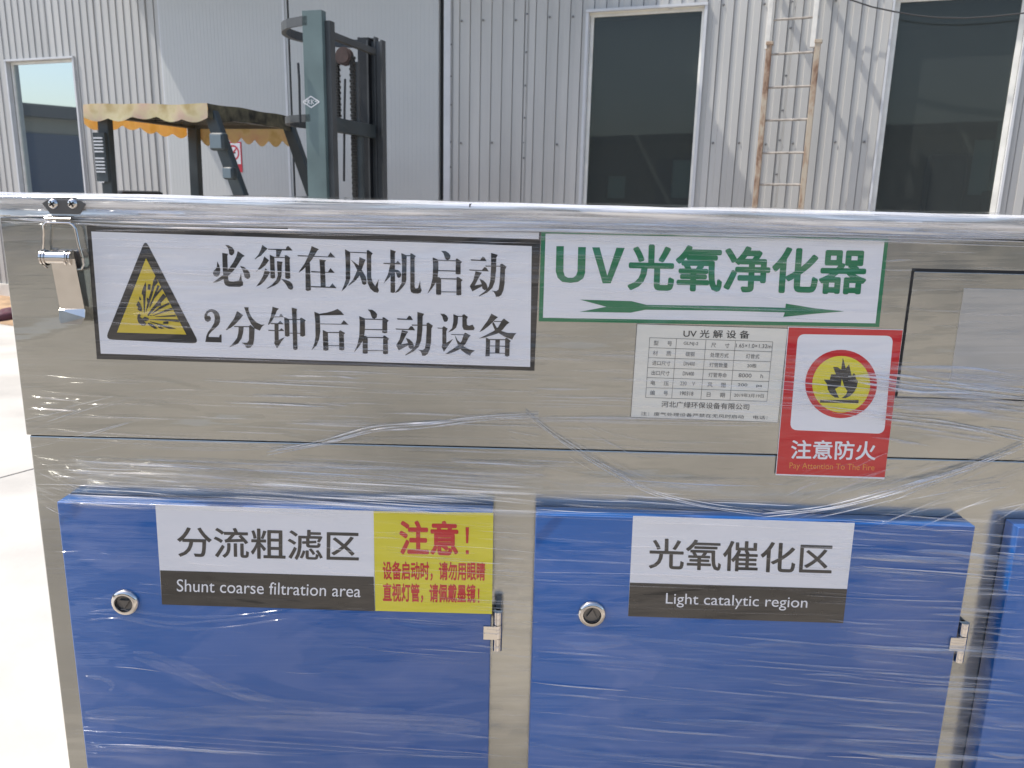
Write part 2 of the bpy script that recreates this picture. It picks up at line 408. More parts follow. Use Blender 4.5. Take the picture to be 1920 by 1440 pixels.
# smooth door leaves with fine ribs
for a, e in ((DL, DM), (DM, DR)):
    mb = MB(); n = 36; xs = []
    for i in range(n):
        x = a + 0.012 + (e - a - 0.024) * i / n; q = (e - a - 0.024) / n
        xs += [(x, 0.020), (x + q*0.86, 0.020), (x + q*0.90, 0.0190), (x + q*0.96, 0.0190)]
    xs.append((e - 0.012, 0.020)); m_ = len(xs)
    vs = [wallp(x, z, d) for z in (0.10, 4.0) for x, d in xs]
    fs = [(i, i+1, m_+i+1, m_+i) for i in range(m_-1)]
    mb.add(vs, fs, M_DOORP); wbox(mb, a + 0.012, e - 0.012, 0.10, 4.0, -0.02, 0.017, M_DOORP)
    mb.build('sliding_door_leaf', fact)
for px in (306, 548):
    pass
wbox(MB(), DM - 0.011, DM + 0.011, 0.10, 4.0, -0.02, 0.008, M_GAP).build('door_gap', fact)
wbox(MB(), DM - 0.062, DM - 0.036, 0.10, 4.0, 0.021, 0.027, M_TRIM).build('door_strip', fact)
wbox(MB(), DL - 0.012, DL + 0.011, 0.10, 4.0, -0.02, 0.010, M_TRIM).build('door_strip', fact)
wbox(MB(), DR - 0.010, DR + 0.035, 0.10, 4.2, -0.02, -0.012, M_GAP).build('door_gap', fact)
wbox(MB(), DR + 0.036, DR + 0.10, 0.10, ZT, -0.03, 0.016, M_TRIM).build('corner_flashing', fact)
# unseen canopy added above the door, sized to cast the wall's diagonal shadow edges
cz = 3.62
mb = MB(); wbox(mb, DL - 0.55, -1.98, cz, cz + 0.06, 0.03, 0.55, M_TRIM); mb.build('shadow_canopy', fact)
# plinth
wbox(MB(), -12.5, 13.0, 0.0, 0.158, -0.05, 0.03, M_SILLB).build('plinth', fact)
# hall: inside walls, roof with skylights, floor
hb = MB()
M_FARP = bpy.data.materials.new('pale_bar'); M_FARP.use_nodes = True; N, L = nodes(M_FARP); N.remove(N['Principled BSDF'])
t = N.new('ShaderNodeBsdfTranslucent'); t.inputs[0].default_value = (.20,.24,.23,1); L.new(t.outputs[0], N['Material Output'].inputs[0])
holes = []
for (pa_, pb_, ya_, yb_) in ((1140, 1172, 330, 372), (1262, 1300, 300, 372), (1758, 1772, 312, 380), (1828, 1850, 262, 366), (1872, 1886, 226, 366)):
    ua, zb_ = onW(pa_, ya_, -9.05); ub, za_ = onW(pb_, yb_, -9.05); holes.append((ua, ub, za_, zb_))
cu_ = -12.5
for (ua, ub, za_, zb_) in sorted(holes):
    if ua < cu_: continue
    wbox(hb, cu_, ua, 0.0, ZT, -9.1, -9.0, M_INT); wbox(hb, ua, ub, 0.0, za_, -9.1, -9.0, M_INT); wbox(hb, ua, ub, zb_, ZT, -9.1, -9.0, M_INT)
    wbox(MB(), ua, ub, za_, zb_, -9.06, -9.05, M_FARP).build('pale_bar_pane', fact); cu_ = ub  # translucent panes added to make pale bars inside the dark hall
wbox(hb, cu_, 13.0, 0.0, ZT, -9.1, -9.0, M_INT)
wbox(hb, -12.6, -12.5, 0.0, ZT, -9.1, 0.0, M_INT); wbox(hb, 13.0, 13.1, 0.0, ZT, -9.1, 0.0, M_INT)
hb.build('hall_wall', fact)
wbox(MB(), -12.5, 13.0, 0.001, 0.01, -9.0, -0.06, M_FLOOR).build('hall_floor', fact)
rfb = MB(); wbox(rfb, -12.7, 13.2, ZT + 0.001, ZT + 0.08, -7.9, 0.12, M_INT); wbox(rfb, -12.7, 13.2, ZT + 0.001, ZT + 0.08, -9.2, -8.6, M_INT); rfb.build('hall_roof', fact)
M_SKYL = bpy.data.materials.new('skylight_sheet'); M_SKYL.use_nodes = True; N, L = nodes(M_SKYL); N.remove(N['Principled BSDF'])
t = N.new('ShaderNodeBsdfTranslucent'); t.inputs[0].default_value = (.55,.52,.42,1); L.new(t.outputs[0], N['Material Output'].inputs[0])
for k in range(13):
    ua = -12.4 + k*1.86; wbox(MB(), ua, ua + 1.78, ZT + .02, ZT + .024, -8.6, -7.9, M_SKYL).build('skylight', fact)
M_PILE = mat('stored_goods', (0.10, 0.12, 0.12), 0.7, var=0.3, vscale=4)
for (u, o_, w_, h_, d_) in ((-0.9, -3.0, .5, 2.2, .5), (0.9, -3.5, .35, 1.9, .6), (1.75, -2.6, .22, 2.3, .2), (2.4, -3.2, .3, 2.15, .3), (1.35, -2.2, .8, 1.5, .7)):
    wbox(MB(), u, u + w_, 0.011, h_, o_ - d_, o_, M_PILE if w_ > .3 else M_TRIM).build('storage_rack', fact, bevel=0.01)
# windows
def window(u0, u1, z0, z1, kind):
    fw = 0.027 if kind != 'R' else 0.035
    fl = 0.042 if kind != 'R' else 0.028
    rec = -0.035
    wn = MB()
    # flashing round the opening, proud of the wall
    wbox(wn, u0 - 0.004, u0 + fl*0.45, z0, z1, -0.03, 0.024, M_TRIM); wbox(wn, u1 - fl*0.45, u1 + 0.004, z0, z1, -0.03, 0.024, M_TRIM)
    wbox(wn, u0 - 0.004, u1 + 0.004, z1 + 0.0005, z1 + fl*0.5, -0.03, 0.030, M_TRIM); wbox(wn, u0 - 0.004, u1 + 0.004, z0 - fl, z0 - 0.0005, -0.03, 0.04, M_TRIM)
    root = wn.build('window', fact)
    a, e = u0 + fl*0.45 + 0.001, u1 - fl*0.45 - 0.001
    f = MB()
    wbox(f, a, a + fw, z0, z1, rec - 0.04, rec, M_FRAME); wbox(f, e - fw, e, z0, z1, rec - 0.04, rec, M_FRAME)
    wbox(f, a + fw, e - fw, z1 - fw, z1 - 0.0005, rec - 0.039, rec - 0.001, M_FRAME); wbox(f, a + fw, e - fw, z0, z0 + fw, rec - 0.039, rec - 0.001, M_FRAME)
    f.build('frame', root)
    p = MB(); wbox(p, a + fw - 0.004, e - fw + 0.004, z0 + fw - 0.004, z1 - fw + 0.004, rec - 0.022, rec - 0.018, M_GLASS2 if kind == 'L' else M_GLASS)
    p.build('pane', root)
for wv in WINS: window(*wv)

# ------------------------------------------------------------------ wall sign
M_SW = mat('sign_white', (0.75, 0.74, 0.74), 0.4); M_SR = mat('sign_red', (0.55, 0.03, 0.05), 0.4)
u0, z1_ = onW(421, 266, 0.03); u1, _q = onW(451, 264, 0.03); _q, z0_ = onW(450, 323, 0.03)
sg = empty('no_smoking_sign', wallp(u0, z0_, 0.024), -TH, label='small white and red no smoking sign on the smooth wall, behind the forklift guard', category='sign')
wbox(MB(), u0, u1, z0_, z1_, 0.022, 0.026, M_SR).build('sign_board', sg)
wd, ht = u1 - u0, z1_ - z0_
wbox(MB(), u0 + .012, u1 - .012, z0_ + ht*.27, z1_ - .012, 0.0265, 0.028, M_SW).build('sign_face', sg)
ring = MB(); cu, czz, r1, r2 = (u0+u1)/2, z0_ + ht*.64, wd*.38, wd*.29
vs = []; fs = []
for k in range(24):
    a = 2*math.pi*k/24
    vs += [wallp(cu + r1*math.cos(a), czz + r1*math.sin(a), .029), wallp(cu + r2*math.cos(a), czz + r2*math.sin(a), .029)]
fs = [(2*k, 2*((k+1) % 24), 2*((k+1) % 24)+1, 2*k+1) for k in range(24)]
ring.add(vs, fs, M_SR)
c, s_ = math.cos(.8), math.sin(.8)
ring.add([wallp(cu + c*x - s_*y, czz + s_*x + c*y, .0295) for x, y in ((-r1*.9,-.008),(r1*.9,-.008),(r1*.9,.008),(-r1*.9,.008))], [(0,1,2,3)], M_SR)
ring.add([wallp(cu + x, czz + y, .0288) for x, y in ((-r2*.7,-.008),(r2*.5,-.008),(r2*.5,.008),(-r2*.7,.008))], [(0,1,2,3)], M_GAP)
ring.build('prohibition_mark', sg)

# ------------------------------------------------------------------ ladder
M_RUST = bpy.data.materials.new('rusty_cream_paint'); M_RUST.use_nodes = True
N, L = nodes(M_RUST); b = N['Principled BSDF']; b.inputs['Roughness'].default_value = 0.7
gg = N.new('ShaderNodeNewGeometry'); mp = N.new('ShaderNodeMapping'); mp.inputs['Scale'].default_value = (14, 14, 5)
n1 = N.new('ShaderNodeTexNoise'); n1.inputs['Scale'].default_value = 1; n1.inputs['Detail'].default_value = 7; n1.inputs['Roughness'].default_value = .65
cr = N.new('ShaderNodeValToRGB'); cr.color_ramp.elements[0].position = .46; cr.color_ramp.elements[0].color = (.40,.34,.26,1)
cr.color_ramp.elements[1].position = .64; cr.color_ramp.elements[1].color = (.16,.085,.05,1)
e_ = cr.color_ramp.elements.new(.54); e_.color = (.32,.23,.16,1)
L.new(gg.outputs['Position'], mp.inputs[0]); L.new(mp.outputs[0], n1.inputs['Vector']); L.new(n1.outputs[0], cr.inputs[0]); L.new(cr.outputs[0], b.inputs['Base Color'])
M_RUNG = mat('rung_steel', (.30,.27,.235), .6, var=.4, vscale=20)
M_CREAM = mat('cream_paint', (.62,.60,.55), .6, var=.15, vscale=12)
LO = 0.24
la0 = onW(1416, 380, LO)[0]; lb0 = onW(1503, 380, LO)[0]
la1 = onW(1436, 84, LO)[0]; lb1 = onW(1526, 78, LO)[0]
lt0 = onW(1443, 40, LO)[0]; lt1 = onW(1530, 40, LO)[0]
zj = onW(1436, 82, LO)[1]
lad = empty('wall_ladder', wallp((la0+lb0)/2, 0, LO), -TH, label='rusty cream steel ladder fixed upright to the ribbed wall between two windows', category='ladder')
for u in (la0, lb0): wbox(MB(), u - .020, u + .020, 0.0, zj, LO - .02, LO + .02, M_RUST).build('side_rail', lad, bevel=.004)
for u in (la1 + .012, lb1 - .006): wbox(MB(), u - .017, u + .017, zj - .04, 3.15, LO - .017 + .003, LO + .017 + .003, M_CREAM).build('upper_rail', lad, bevel=.003)
for u in (la0 + .002, lb0 + .002): wbox(MB(), u - .026, u + .026, zj - .012, zj + .012, LO - .026, LO + .026, M_RUST).build('rail_collar', lad, bevel=.003)
for py in (-20, 39, 103, 165, 226, 287, 346, 405, 465, 525):
    z = onW(1420, py, LO)[1]
    if z < .2: continue
    MB().tube([wallp(la0 + .012, z, LO), wallp(lb0 - .012, z + .004, LO)], .0085, M_RUNG, n=8).build('rung', lad, smooth=True)
for u in (la0, lb0): wbox(MB(), u - .016, u + .016, 2.86, 2.895, 0.012, LO - .023, M_CREAM).build('wall_bracket', lad)

# ------------------------------------------------------------------ cable hanging along the wall
cb = MB(); pts = []
for px, py in ((1540, -22), (1590, -2), (1635, 13), (1678, 22), (1720, 29), (1760, 33), (1810, 34), (1860, 31), (1925, 24), (1990, 12)):
    u, z = onW(px, py, .07); pts.append(wallp(u, z, .07))
cb.tube(pts, .0055, mat('black_cable', (.03,.03,.03), .5), n=6)
cb.build('hanging_cable', smooth=True, label='thin black cable sagging across the top of the large right window', category='cable')

# ================================================================== FORKLIFT
M_FD = mat('dark_green_paint', (.035,.045,.048), .45, var=.25, vscale=6)
M_FT = mat('weathered_teal_paint', (.105,.15,.148), .5, var=.22, vscale=3)
M_FK = mat('greasy_black', (.012,.013,.015), .4, var=.3, vscale=10)
M_FG = mat('mast_grey', (.058,.062,.063), .5, var=.25, vscale=5)
M_LAMP = mat('lamp_lens', (.16,.20,.22), .2)
fx = Vector((-2.09, 5.40, 0)); HA = -math.radians(15.7)
fl = empty('forklift', fx, HA, label='old teal forklift with faded cloth sun cover and tall dark mast behind the cabinet', category='forklift')
FM = Matrix.Translation(fx) @ Matrix.Rotation(HA, 4, 'Z')
def lf(x, y, z): return FM @ Vector((x, y, z))
def fbox(mb, a, b_, mt): mb.box(a, b_, mt, fr=lf); return mb
def toloc(px, py, yl):
    """point of the forklift's lateral plane y=yl hit by the ray"""
    inv = FM.inverted(); c0 = inv @ Vector((0,0,CAMZ)); d = inv.to_3x3() @ ray(px, py); k = (yl - c0.y)/d.y; p = c0 + d*k; return p
def beam(mb, p, q, wx, wy, mt):
    """square beam between local points"""
    p, q = Vector(p), Vector(q); t = (q-p).normalized(); ax = Vector((0,1,0)); s1 = t.cross(ax).normalized(); s2 = s1.cross(t).normalized()
    vs = [lf(*(c + s1*sx*wx/2 + s2*sy*wy/2)) for c in (p, q) for sx, sy in ((-1,-1),(1,-1),(1,1),(-1,1))]
    mb.add(vs, [(0,3,2,1),(4,5,6,7),(0,1,5,4),(1,2,6,5),(2,3,7,6),(3,0,4,7)], mt); return mb
RW = 0.98
# chassis below (mostly hidden by the cabinet)
c = MB(); fbox(c, (-1.35, .02, .28), (.25, RW-.02, .95), M_FT); c.build('body', fl, bevel=.05, segs=3)
c = MB(); fbox(c, (-1.75, .04, .32), (-1.36, RW-.04, 1.12), M_FD); c.build('counterweight', fl, bevel=.07, segs=3)
c = MB(); fbox(c, (-.95, .27, .96), (-.45, .72, 1.08), M_FK); fbox(c, (-1.02, .27, 1.0), (-.92, .72, 1.32), M_FK); c.build('seat', fl, bevel=.03)
M_TYRE = mat('tyre_rubber', (.02,.02,.02), .85)
for (x, y, r) in ((.3, .06, .32), (.3, RW-.06, .32), (-1.35, .08, .25), (-1.35, RW-.08, .25)):
    b = MB(); pr = [(0.0,-.1),(r*.8,-.1),(r,-.07),(r,.07),(r*.8,.1),(0.0,.1)]; n = 28; vs = []; fs = []
    for rr_, d in pr:
        for q in range(n): vs.append(lf(x + rr_*math.cos(2*math.pi*q/n), y + d, r + rr_*math.sin(2*math.pi*q/n)))
    for k in range(len(pr)-1):
        for q in range(n): fs.append((k*n+q, k*n+(q+1) % n, (k+1)*n+(q+1) % n, (k+1)*n+q))
    b.add(vs, fs, M_TYRE); wh = b.build('wheel', fl, smooth=True)
    h = MB(); n = 16; vs = [lf(x + .55*r*math.cos(2*math.pi*q/n), y + (-.106 if y < .5 else .106), r + .55*r*math.sin(2*math.pi*q/n)) for q in range(n)]
    h.add(vs, [tuple(range(n))], M_FG); h.build('rim', wh)
# overhead guard
nf = toloc(386, 205, 0.02); ZR = nf.z                     # near front corner of the guard
XF = nf.x; XB = toloc(199, 200, 0.05).x
nb = toloc(440, 356, 0.02)
fr_, = [Vector((XF, .02, ZR - .03))]
dirx = (nb.x - XF) / (nb.z - ZR)
for y in (.03, RW - .03):
    p = MB(); beam(p, (XF + .03, y, ZR - .02), (XF + .03 + dirx*(.95 - ZR), y, .95), .085, .055, M_FD); ob = p.build('front_pillar', fl, bevel=.008)
    p = MB(); beam(p, (XB, y, ZR - .02), (XB - .02, y, 1.0), .085, .055, M_FD); p.build('rear_pillar', fl, bevel=.008)
c = MB()
for y in (.03, RW - .03): fbox(c, (XB - .05, y - .025, ZR - .045), (XF + .05, y + .025, ZR - .005), M_FD)
for x in (XB, XF): fbox(c, (x - .03, .056, ZR - .046), (x + .03, RW - .056, ZR - .004), M_FD)
c.build('guard_frame', fl)
for k in range(5):
    y = .2 + k * .145; c = MB(); fbox(c, (XB + .032, y - .012, ZR - .03), (XF - .032, y + .012, ZR - .01), M_FD); c.build('guard_bar', fl)
# louvre on the near rear pillar
lp = toloc(193, 292, -.01)
c = MB(); fbox(c, (lp.x - .055, -.026, lp.z - .17), (lp.x + .04, -.002, lp.z + .15), M_FD)
for k in range(11):
    if k == 5: continue
    z = lp.z + .115 - k * .022
    fbox(c, (lp.x - .045, -.034, z - .006), (lp.x + .028, -.0265, z + .004), M_TRIM)
c.build('louvre', fl)
tp = toloc(191, 338, -.02); c = MB(); fbox(c, (tp.x - .02, -.024, tp.z - .015), (tp.x + .02, -.0215, tp.z + .015), M_SW); c.build('pillar_tag', fl)
# work lamps
for (px, py, s_) in ((412, 266, .055), (433, 325, .04)):
    q = toloc(px, py, -.06); c = MB(); fbox(c, (q.x - s_, -.10, q.z - s_), (q.x + s_, -.035, q.z + s_), M_FD); ob = c.build('work_lamp', fl, bevel=.018, segs=3, smooth=True)
    c = MB(); fbox(c, (q.x - s_*.75, -.106, q.z - s_*.75), (q.x + s_*.75, -.1, q.z + s_*.75), M_LAMP); c.build('lens', ob, bevel=.002)
# cloth sun cover: crowned top, hanging scalloped valance all round
M_CLOTH = bpy.data.materials.new('faded_cloth'); M_CLOTH.use_nodes = True; N, L = nodes(M_CLOTH); N.remove(N['Principled BSDF'])
gg = N.new('ShaderNodeNewGeometry'); n1 = N.new('ShaderNodeTexNoise'); n1.inputs['Scale'].default_value = 7; n1.inputs['Detail'].default_value = 5
cr = N.new('ShaderNodeValToRGB'); cr.color_ramp.elements[0].position = .35; cr.color_ramp.elements[0].color = (.50,.45,.24,1)
cr.color_ramp.elements[1].position = .68; cr.color_ramp.elements[1].color = (.66,.50,.42,1)
e_ = cr.color_ramp.elements.new(.5); e_.color = (.72,.68,.44,1)
d = N.new('ShaderNodeBsdfDiffuse'); t = N.new('ShaderNodeBsdfTranslucent'); t.inputs[0].default_value = (.62,.27,.03,1); x = N.new('ShaderNodeMixShader'); x.inputs[0].default_value = .36
L.new(gg.outputs['Position'], n1.inputs['Vector']); L.new(n1.outputs[0], cr.inputs[0]); L.new(cr.outputs[0], d.inputs[0])
L.new(d.outputs[0], x.inputs[1]); L.new(t.outputs[0], x.inputs[2]); L.new(x.outputs[0], N['Material Output'].inputs[0])
cv = MB(); NX, NY = 26, 22; X0, X1, Y0, Y1 = XB - .10, XF + .06, -.045, RW + .02
rc = random.Random(11)
def topz(i, j):
    a, b_ = i/NX, j/NY
    return ZR + .030 + .018*math.sin(math.pi*b_)*.6 + .003*math.sin(a*15+b_*7) + .004*math.sin(a*6-b_*13)
vs = [lf(X0 + (X1-X0)*i/NX, Y0 + (Y1-Y0)*j/NY, topz(i, j)) for i in range(NX+1) for j in range(NY+1)]
fs = [(i*(NY+1)+j, (i+1)*(NY+1)+j, (i+1)*(NY+1)+j+1, i*(NY+1)+j+1) for i in range(NX) for j in range(NY)]
cv.add(vs, fs, M_CLOTH)
def valance(p, q, drop, scal, nsc, seg):
    vs = []; ns = seg
    nrm = Vector((q[1]-p[1], p[0]-q[0])).normalized()
    for k in range(ns+1):
        a = k/ns; x_, y_ = p[0] + (q[0]-p[0])*a, p[1] + (q[1]-p[1])*a
        i, j = (x_-X0)/(X1-X0)*NX, (y_-Y0)/(Y1-Y0)*NY; zt = topz(i, j)
        dp = drop + scal*abs(math.sin(math.pi*nsc*a)) + .008*math.sin(a*9)
        for r_ in range(4):
            w_ = .004*math.sin(a*nsc*3.1+r_)*r_/3 + .004*r_/3
            vs.append(lf(x_ + nrm.x*w_, y_ + nrm.y*w_, zt - dp*r_/3))
    return vs, [(4*k+r_, 4*k+r_+1, 4*(k+1)+r_+1, 4*(k+1)+r_) for k in range(ns) for r_ in range(3)]
M_CLOTHD = mat('dark_rolled_cloth', (.085,.075,.045), .8, var=.9, vscale=14)
for a in (((X0,Y0),(X1,Y0), .085, .022, 5, 64), ((X1,Y1),(X0,Y1), .15, .045, 8, 64), ((X0,Y1),(X0,Y0), .12, .03, 6, 50), ((X1,Y0),(X1,Y1), .085, .012, 4, 50)):
    v_, f_ = valance(*a); cv.add(v_, f_, M_CLOTHD if a[2] == .085 and a[3] == .012 else M_CLOTH)
cv.build('cloth_cover', fl, smooth=True)
# mast
mn = toloc(566, 20, .13); MX = mn.x; MT = mn.z; MY0 = .13; MY1 = .86
def channel(mb, x0, x1, yw, side, z0, z1, mt, th=.012, fl_=.055):
    """C section: web at y=yw, flanges reaching inwards (side=+1 towards far)"""
    fbox(mb, (x0, min(yw, yw+side*th), z0), (x1, max(yw, yw+side*th), z1), mt)
    for xa, xb in ((x0, x0+th), (x1-th, x1)):
        ya, yb = yw + side*(th+.0003), yw + side*fl_
        fbox(mb, (xa, min(ya, yb), z0), (xb, max(ya, yb), z1), mt)
    return mb
c = channel(MB(), MX, MX+.135, MY0, 1, .2, MT, M_FT); c.build('outer_mast_rail', fl, label='weathered teal rail nearest the cabinet')
c = channel(MB(), MX, MX+.135, MY1+.07, -1, .2, MT-.02, M_FG); c.build('outer_mast_rail', fl)
c = channel(MB(), MX+.075, MX+.172, MY0+.035, 1, .25, MT-.055, M_FG, fl_=.06); c.build('inner_mast_rail', fl)
c = channel(MB(), MX+.085, MX+.205, MY1+.035, -1, .25, MT-.05, M_FG, fl_=.06); c.build('inner_mast_rail', fl)
c = MB(); fbox(c, (MX+.015, MY1-.02, .25), (MX+.10, MY1+.056, MT-.03), M_FK); c.build('mast_web', fl)
def arc_bar(z, h, bow, name):
    c = MB(); n = 14; vs = []
    for k in range(n+1):
        a = k/n; y = MY0+.0 + (MY1+.07-MY0)*a; xx = MX - bow*(math.sin(math.pi*a)**.55)
        for (dx, dz) in ((0,0),(.035,0),(.035,h),(0,h)): vs.append(lf(xx+dx-.002, y, z+dz))
    fs = [(4*k+r_, 4*k+(r_+1) % 4, 4*(k+1)+(r_+1) % 4, 4*(k+1)+r_) for k in range(n) for r_ in range(4)] + [(3,2,1,0), (4*n,4*n+1,4*n+2,4*n+3)]
    c.add(vs, fs, M_FG); return c.build(name, fl)
arc_bar(toloc(566, 38, .13).z-.03, .055, .33, 'curved_tie_bar')
arc_bar(toloc(566, 222, .13).z-.02, .045, .33, 'curved_tie_bar')
zc = toloc(630, 75, .2).z
c = MB(); fbox(c, (MX+.13, MY0+.098, zc+.012), (MX+.165, MY1-.028, zc+.055), M_FG); c.build('top_crossbar', fl, bevel=.004)
zc2 = toloc(630, 232, .2).z
c = MB(); fbox(c, (MX+.10, MY0+.098, zc2-.045), (MX+.15, MY1-.028, zc2+.045), M_FD); c.build('middle_crossbar', fl, bevel=.004)
# chain roller, chain, lift cylinder, hoses
YR = .55; rp = toloc(646, 106, YR)
c = MB(); n = 24; vs = []; fs = []
for r_, d in ((.012,-.03),(.045,-.03),(.045,-.022),(.058,-.022),(.058,.022),(.045,.03),(.012,.03)):
    for q in range(n): vs.append(lf(rp.x + r_*math.cos(2*math.pi*q/n), YR + d, rp.z + r_*math.sin(2*math.pi*q/n)))
for k in range(6):
    for q in range(n): fs.append((k*n+q, k*n+(q+1) % n, (k+1)*n+(q+1) % n, (k+1)*n+q))
fs.append(tuple(range(n)))
M_RR = mat('rusty_roller', (.07,.045,.04), .6, var=.3, vscale=20)
c.add(vs, fs, M_RR); c.build('chain_roller', fl, smooth=True)
M_CH = mat('oily_chain', (.035,.033,.03), .45, .5)
lk = None; inv = FM.inverted()
for sx in (-1, 1):
    ch = MB(); z = rp.z; zend = zc2 - .0 if sx < 0 else 1.2
    k = 0
    while z > zend:
        wv = .011 if k % 2 else .016
        fbox(ch, (rp.x + sx*.058 - wv, YR-.018, z-.017), (rp.x + sx*.058 + wv, YR+.018, z-.001), M_CH); z -= .0185; k += 1
    ch.build('lift_chain', fl)
c = MB(); q = toloc(664, 200, .62)
c.tube([lf(q.x, .66, 0.4), lf(q.x, .66, rp.z-.02)], .026, M_FG, n=14); c.tube([lf(q.x, .66, 0.3), lf(q.x, .66, zc2+.02)], .045, M_FD, n=16); c.build('lift_cylinder', fl, smooth=True)
for (pa, pb, pc) in (((559,118),(561,150),(563,232)), ((647,148),(646,200),(645,340))):
    A = [toloc(*pp, .11 if pa[0] < 600 else .45) for pp in (pa, pb, pc)]
    MB().tube([lf(*p) for p in A], .008, M_FK, n=6).build('hose', fl, smooth=True)
# diamond emblem on the teal rail
em = MB(); q = toloc(583, 191, .128); Wd, Hd = .058, .034
def est(x0, z0, x1, z1, t=.0035, yy=.1285):
    a = Vector((x0, z0)); b_ = Vector((x1, z1)); n_ = (b_-a).normalized().orthogonal()*t
    ps = [a+n_, b_+n_, b_-n_, a-n_]
    em.add([lf(q.x+p.x, yy, q.z+p.y) for p in ps] + [lf(q.x+p.x, yy+.0012, q.z+p.y) for p in ps], [(0,1,2,3),(7,6,5,4),(0,4,5,1),(1,5,6,2),(2,6,7,3),(3,7,4,0)], M_SW)
for s0, s1 in (((-1,0),(0,1)),((0,1),(1,0)),((1,0),(0,-1)),((0,-1),(-1,0))): est(s0[0]*Wd, s0[1]*Hd, s1[0]*Wd, s1[1]*Hd, .003, .1286)
for s in ((-.022,-.014,-.022,.014),(-.022,.013,-.008,.008),(-.022,0,-.008,.008),(-.018,0,-.006,-.014),(.004,-.015,.004,.015),(.004,0,.02,.012),(.004,0,.02,-.012),(-.04,0,-.028,.006),(.028,.004,.042,0)): est(*s, .0022, .1268)
em.build('emblem', fl)

# ================================================================== WORKSHOPS OPPOSITE (seen as reflections)
M_BG = mat('beige_render', (.26,.25,.22), .8, var=.1, vscale=.6); M_BR = mat('dark_roof', (.10,.10,.105), .7); M_BD = mat('blue_shutter', (.07,.09,.14), .5)
def shed(name, x0, y0, x1, y1, h, label, side):
    e = empty(name, ((x0+x1)/2, (y0+y1)/2, 0), label=label, category='building')
    MB().box((x0, y0, 0), (x1, y1, h), M_BG).build('wall', e)
    MB().box((x0-.4, y0-.4, h+.001), (x1+.4, y1+.4, h+.35), M_BR).build('roof', e)
    for k in range(4):
        if side == 'x':
            yy = y0 + (y1-y0)*(k+.5)/4; MB().box((x1+.001, yy-1.4, 0), (x1+.06, yy+1.4, 2.8), M_BD).build('shutter_door', e)
        else:
            xx = x0 + (x1-x0)*(k+.5)/4; MB().box((xx-1.6, y1+.001, 0), (xx+1.6, y1+.06, 3.0), M_BD).build('shutter_door', e)
shed('workshop', -30, -16, -22, 16, 3.25, 'low beige workshop with dark flat roof mirrored in the small left window', 'x')
shed('workshop', -18, -26, 24, -17, 3.6, 'long beige workshop row facing the front of the cabinet across the yard', 'y')

# ================================================================== CABINET
YB, YU, YL, YD = 0.902, 0.900, 0.8985, 0.875       # lower body, upper panel, lid, door fronts
ZTOP = CAMZ - 0.0127; ZLID = CAMZ - 0.0350; ZSEAM = CAMZ - 0.2892
XL, XR = -0.5815, 1.126
cab = empty('purifier_cabinet', ((XL+XR)/2, 1.4, 0), label='large silver and blue equipment cabinet wrapped in clear stretch film', category='equipment cabinet')
MB().box((XL+.002, YB, .10), (XR-.002, 1.90, ZSEAM - .0015), M_SILVER).build('lower_body', cab, bevel=.0015)
MB().box((XL, YU, ZSEAM), (XR, 1.902, ZLID - .001), M_SILVER).build('upper_body', cab, bevel=.0012)
MB().box((XL+.003, YU+.004, ZSEAM-.002), (XR-.003, 1.89, ZSEAM+.001), M_GAP).build('seam_strip', cab)
MB().box((XL-.0012, YL, ZLID), (XR+.0012, 1.9035, ZTOP), M_SILVER).build('lid', cab, bevel=.0018, segs=3)
for x in (XL+.08, XR-.16):
    for y in (.95, 1.77): MB().box((x, y, 0), (x+.08, y+.08, .0985), M_DSTEEL).build('foot', cab)
# control panel set into the upper body on the right
c0 = onY(1707, 503, YU); c1 = onY(1680, 746, YU)
PX, PZ1, PZ0 = (c0.x+c1.x)/2, c0.z, c1.z
XE = 1.06
MB().box((PX, YU-.0006, PZ0), (XE, YU+.004, PZ1), M_GAP).build('panel_gap', cab)
MB().box((PX+.0022, YU-.0022, PZ0+.0018), (XE-.002, YU+.004, PZ1-.0032), M_SILVER).build('control_panel', cab, bevel=.0007)
d0 = onY(1803, 540, YU); d1 = onY(1780, 720, YU)
MB().box(((d0.x+d1.x)/2, YU-.0030, d1.z), (XE-.07, YU+.001, d0.z), M_WINDOWP).build('display_window', cab, bevel=.0004)
# doors
DT = CAMZ - .3622
doors = []
for k, (xa, xb) in enumerate(((-.5392, -.0266), (.0238, .5353), (.5850, 1.0965))):
    d = MB().box((xa, YD, .16), (xb, YB-.0005, DT), M_BLUE).build('door', cab, bevel=.0016, segs=3, smooth=True); doors.append(d)
for k, (px, py) in enumerate(((233, 1131), (1110, 1153))):
    p = onY(px, py, YD-.004); l = MB(); R = .0166
    l.lathe([(R, 0), (R, .0025), (R*.93, .0045), (R*.80, .0056), (R*.66, .0058), (R*.62, .0040)], p.x, p.z, YD-.0005, M_CHROME, 40, cap=False)
    l.lathe([(R*.62, .0040), (R*.60, .0012), (R*.4, .0008)], p.x, p.z, YD-.0005, M_DSTEEL, 24)
    a0 = .5 + k
    l.prism([(p.x + R*.42*math.cos(a0+t_*2.094), p.z + R*.42*math.sin(a0+t_*2.094)) for t_ in range(3)], YD-.0040, YD-.0008, M_DSTEEL)
    l.build('lock', doors[k], smooth=True)
p3 = onY(1110, 1153, YD); 
l = MB(); l.lathe([(.0152, 0), (.0152, .0025), (.0141, .0045), (.0122, .0056), (.010, .0058), (.0094, .004)], p3.x + .5612, p3.z, YD-.0005, M_CHROME, 40); l.build('lock', doors[2], smooth=True)
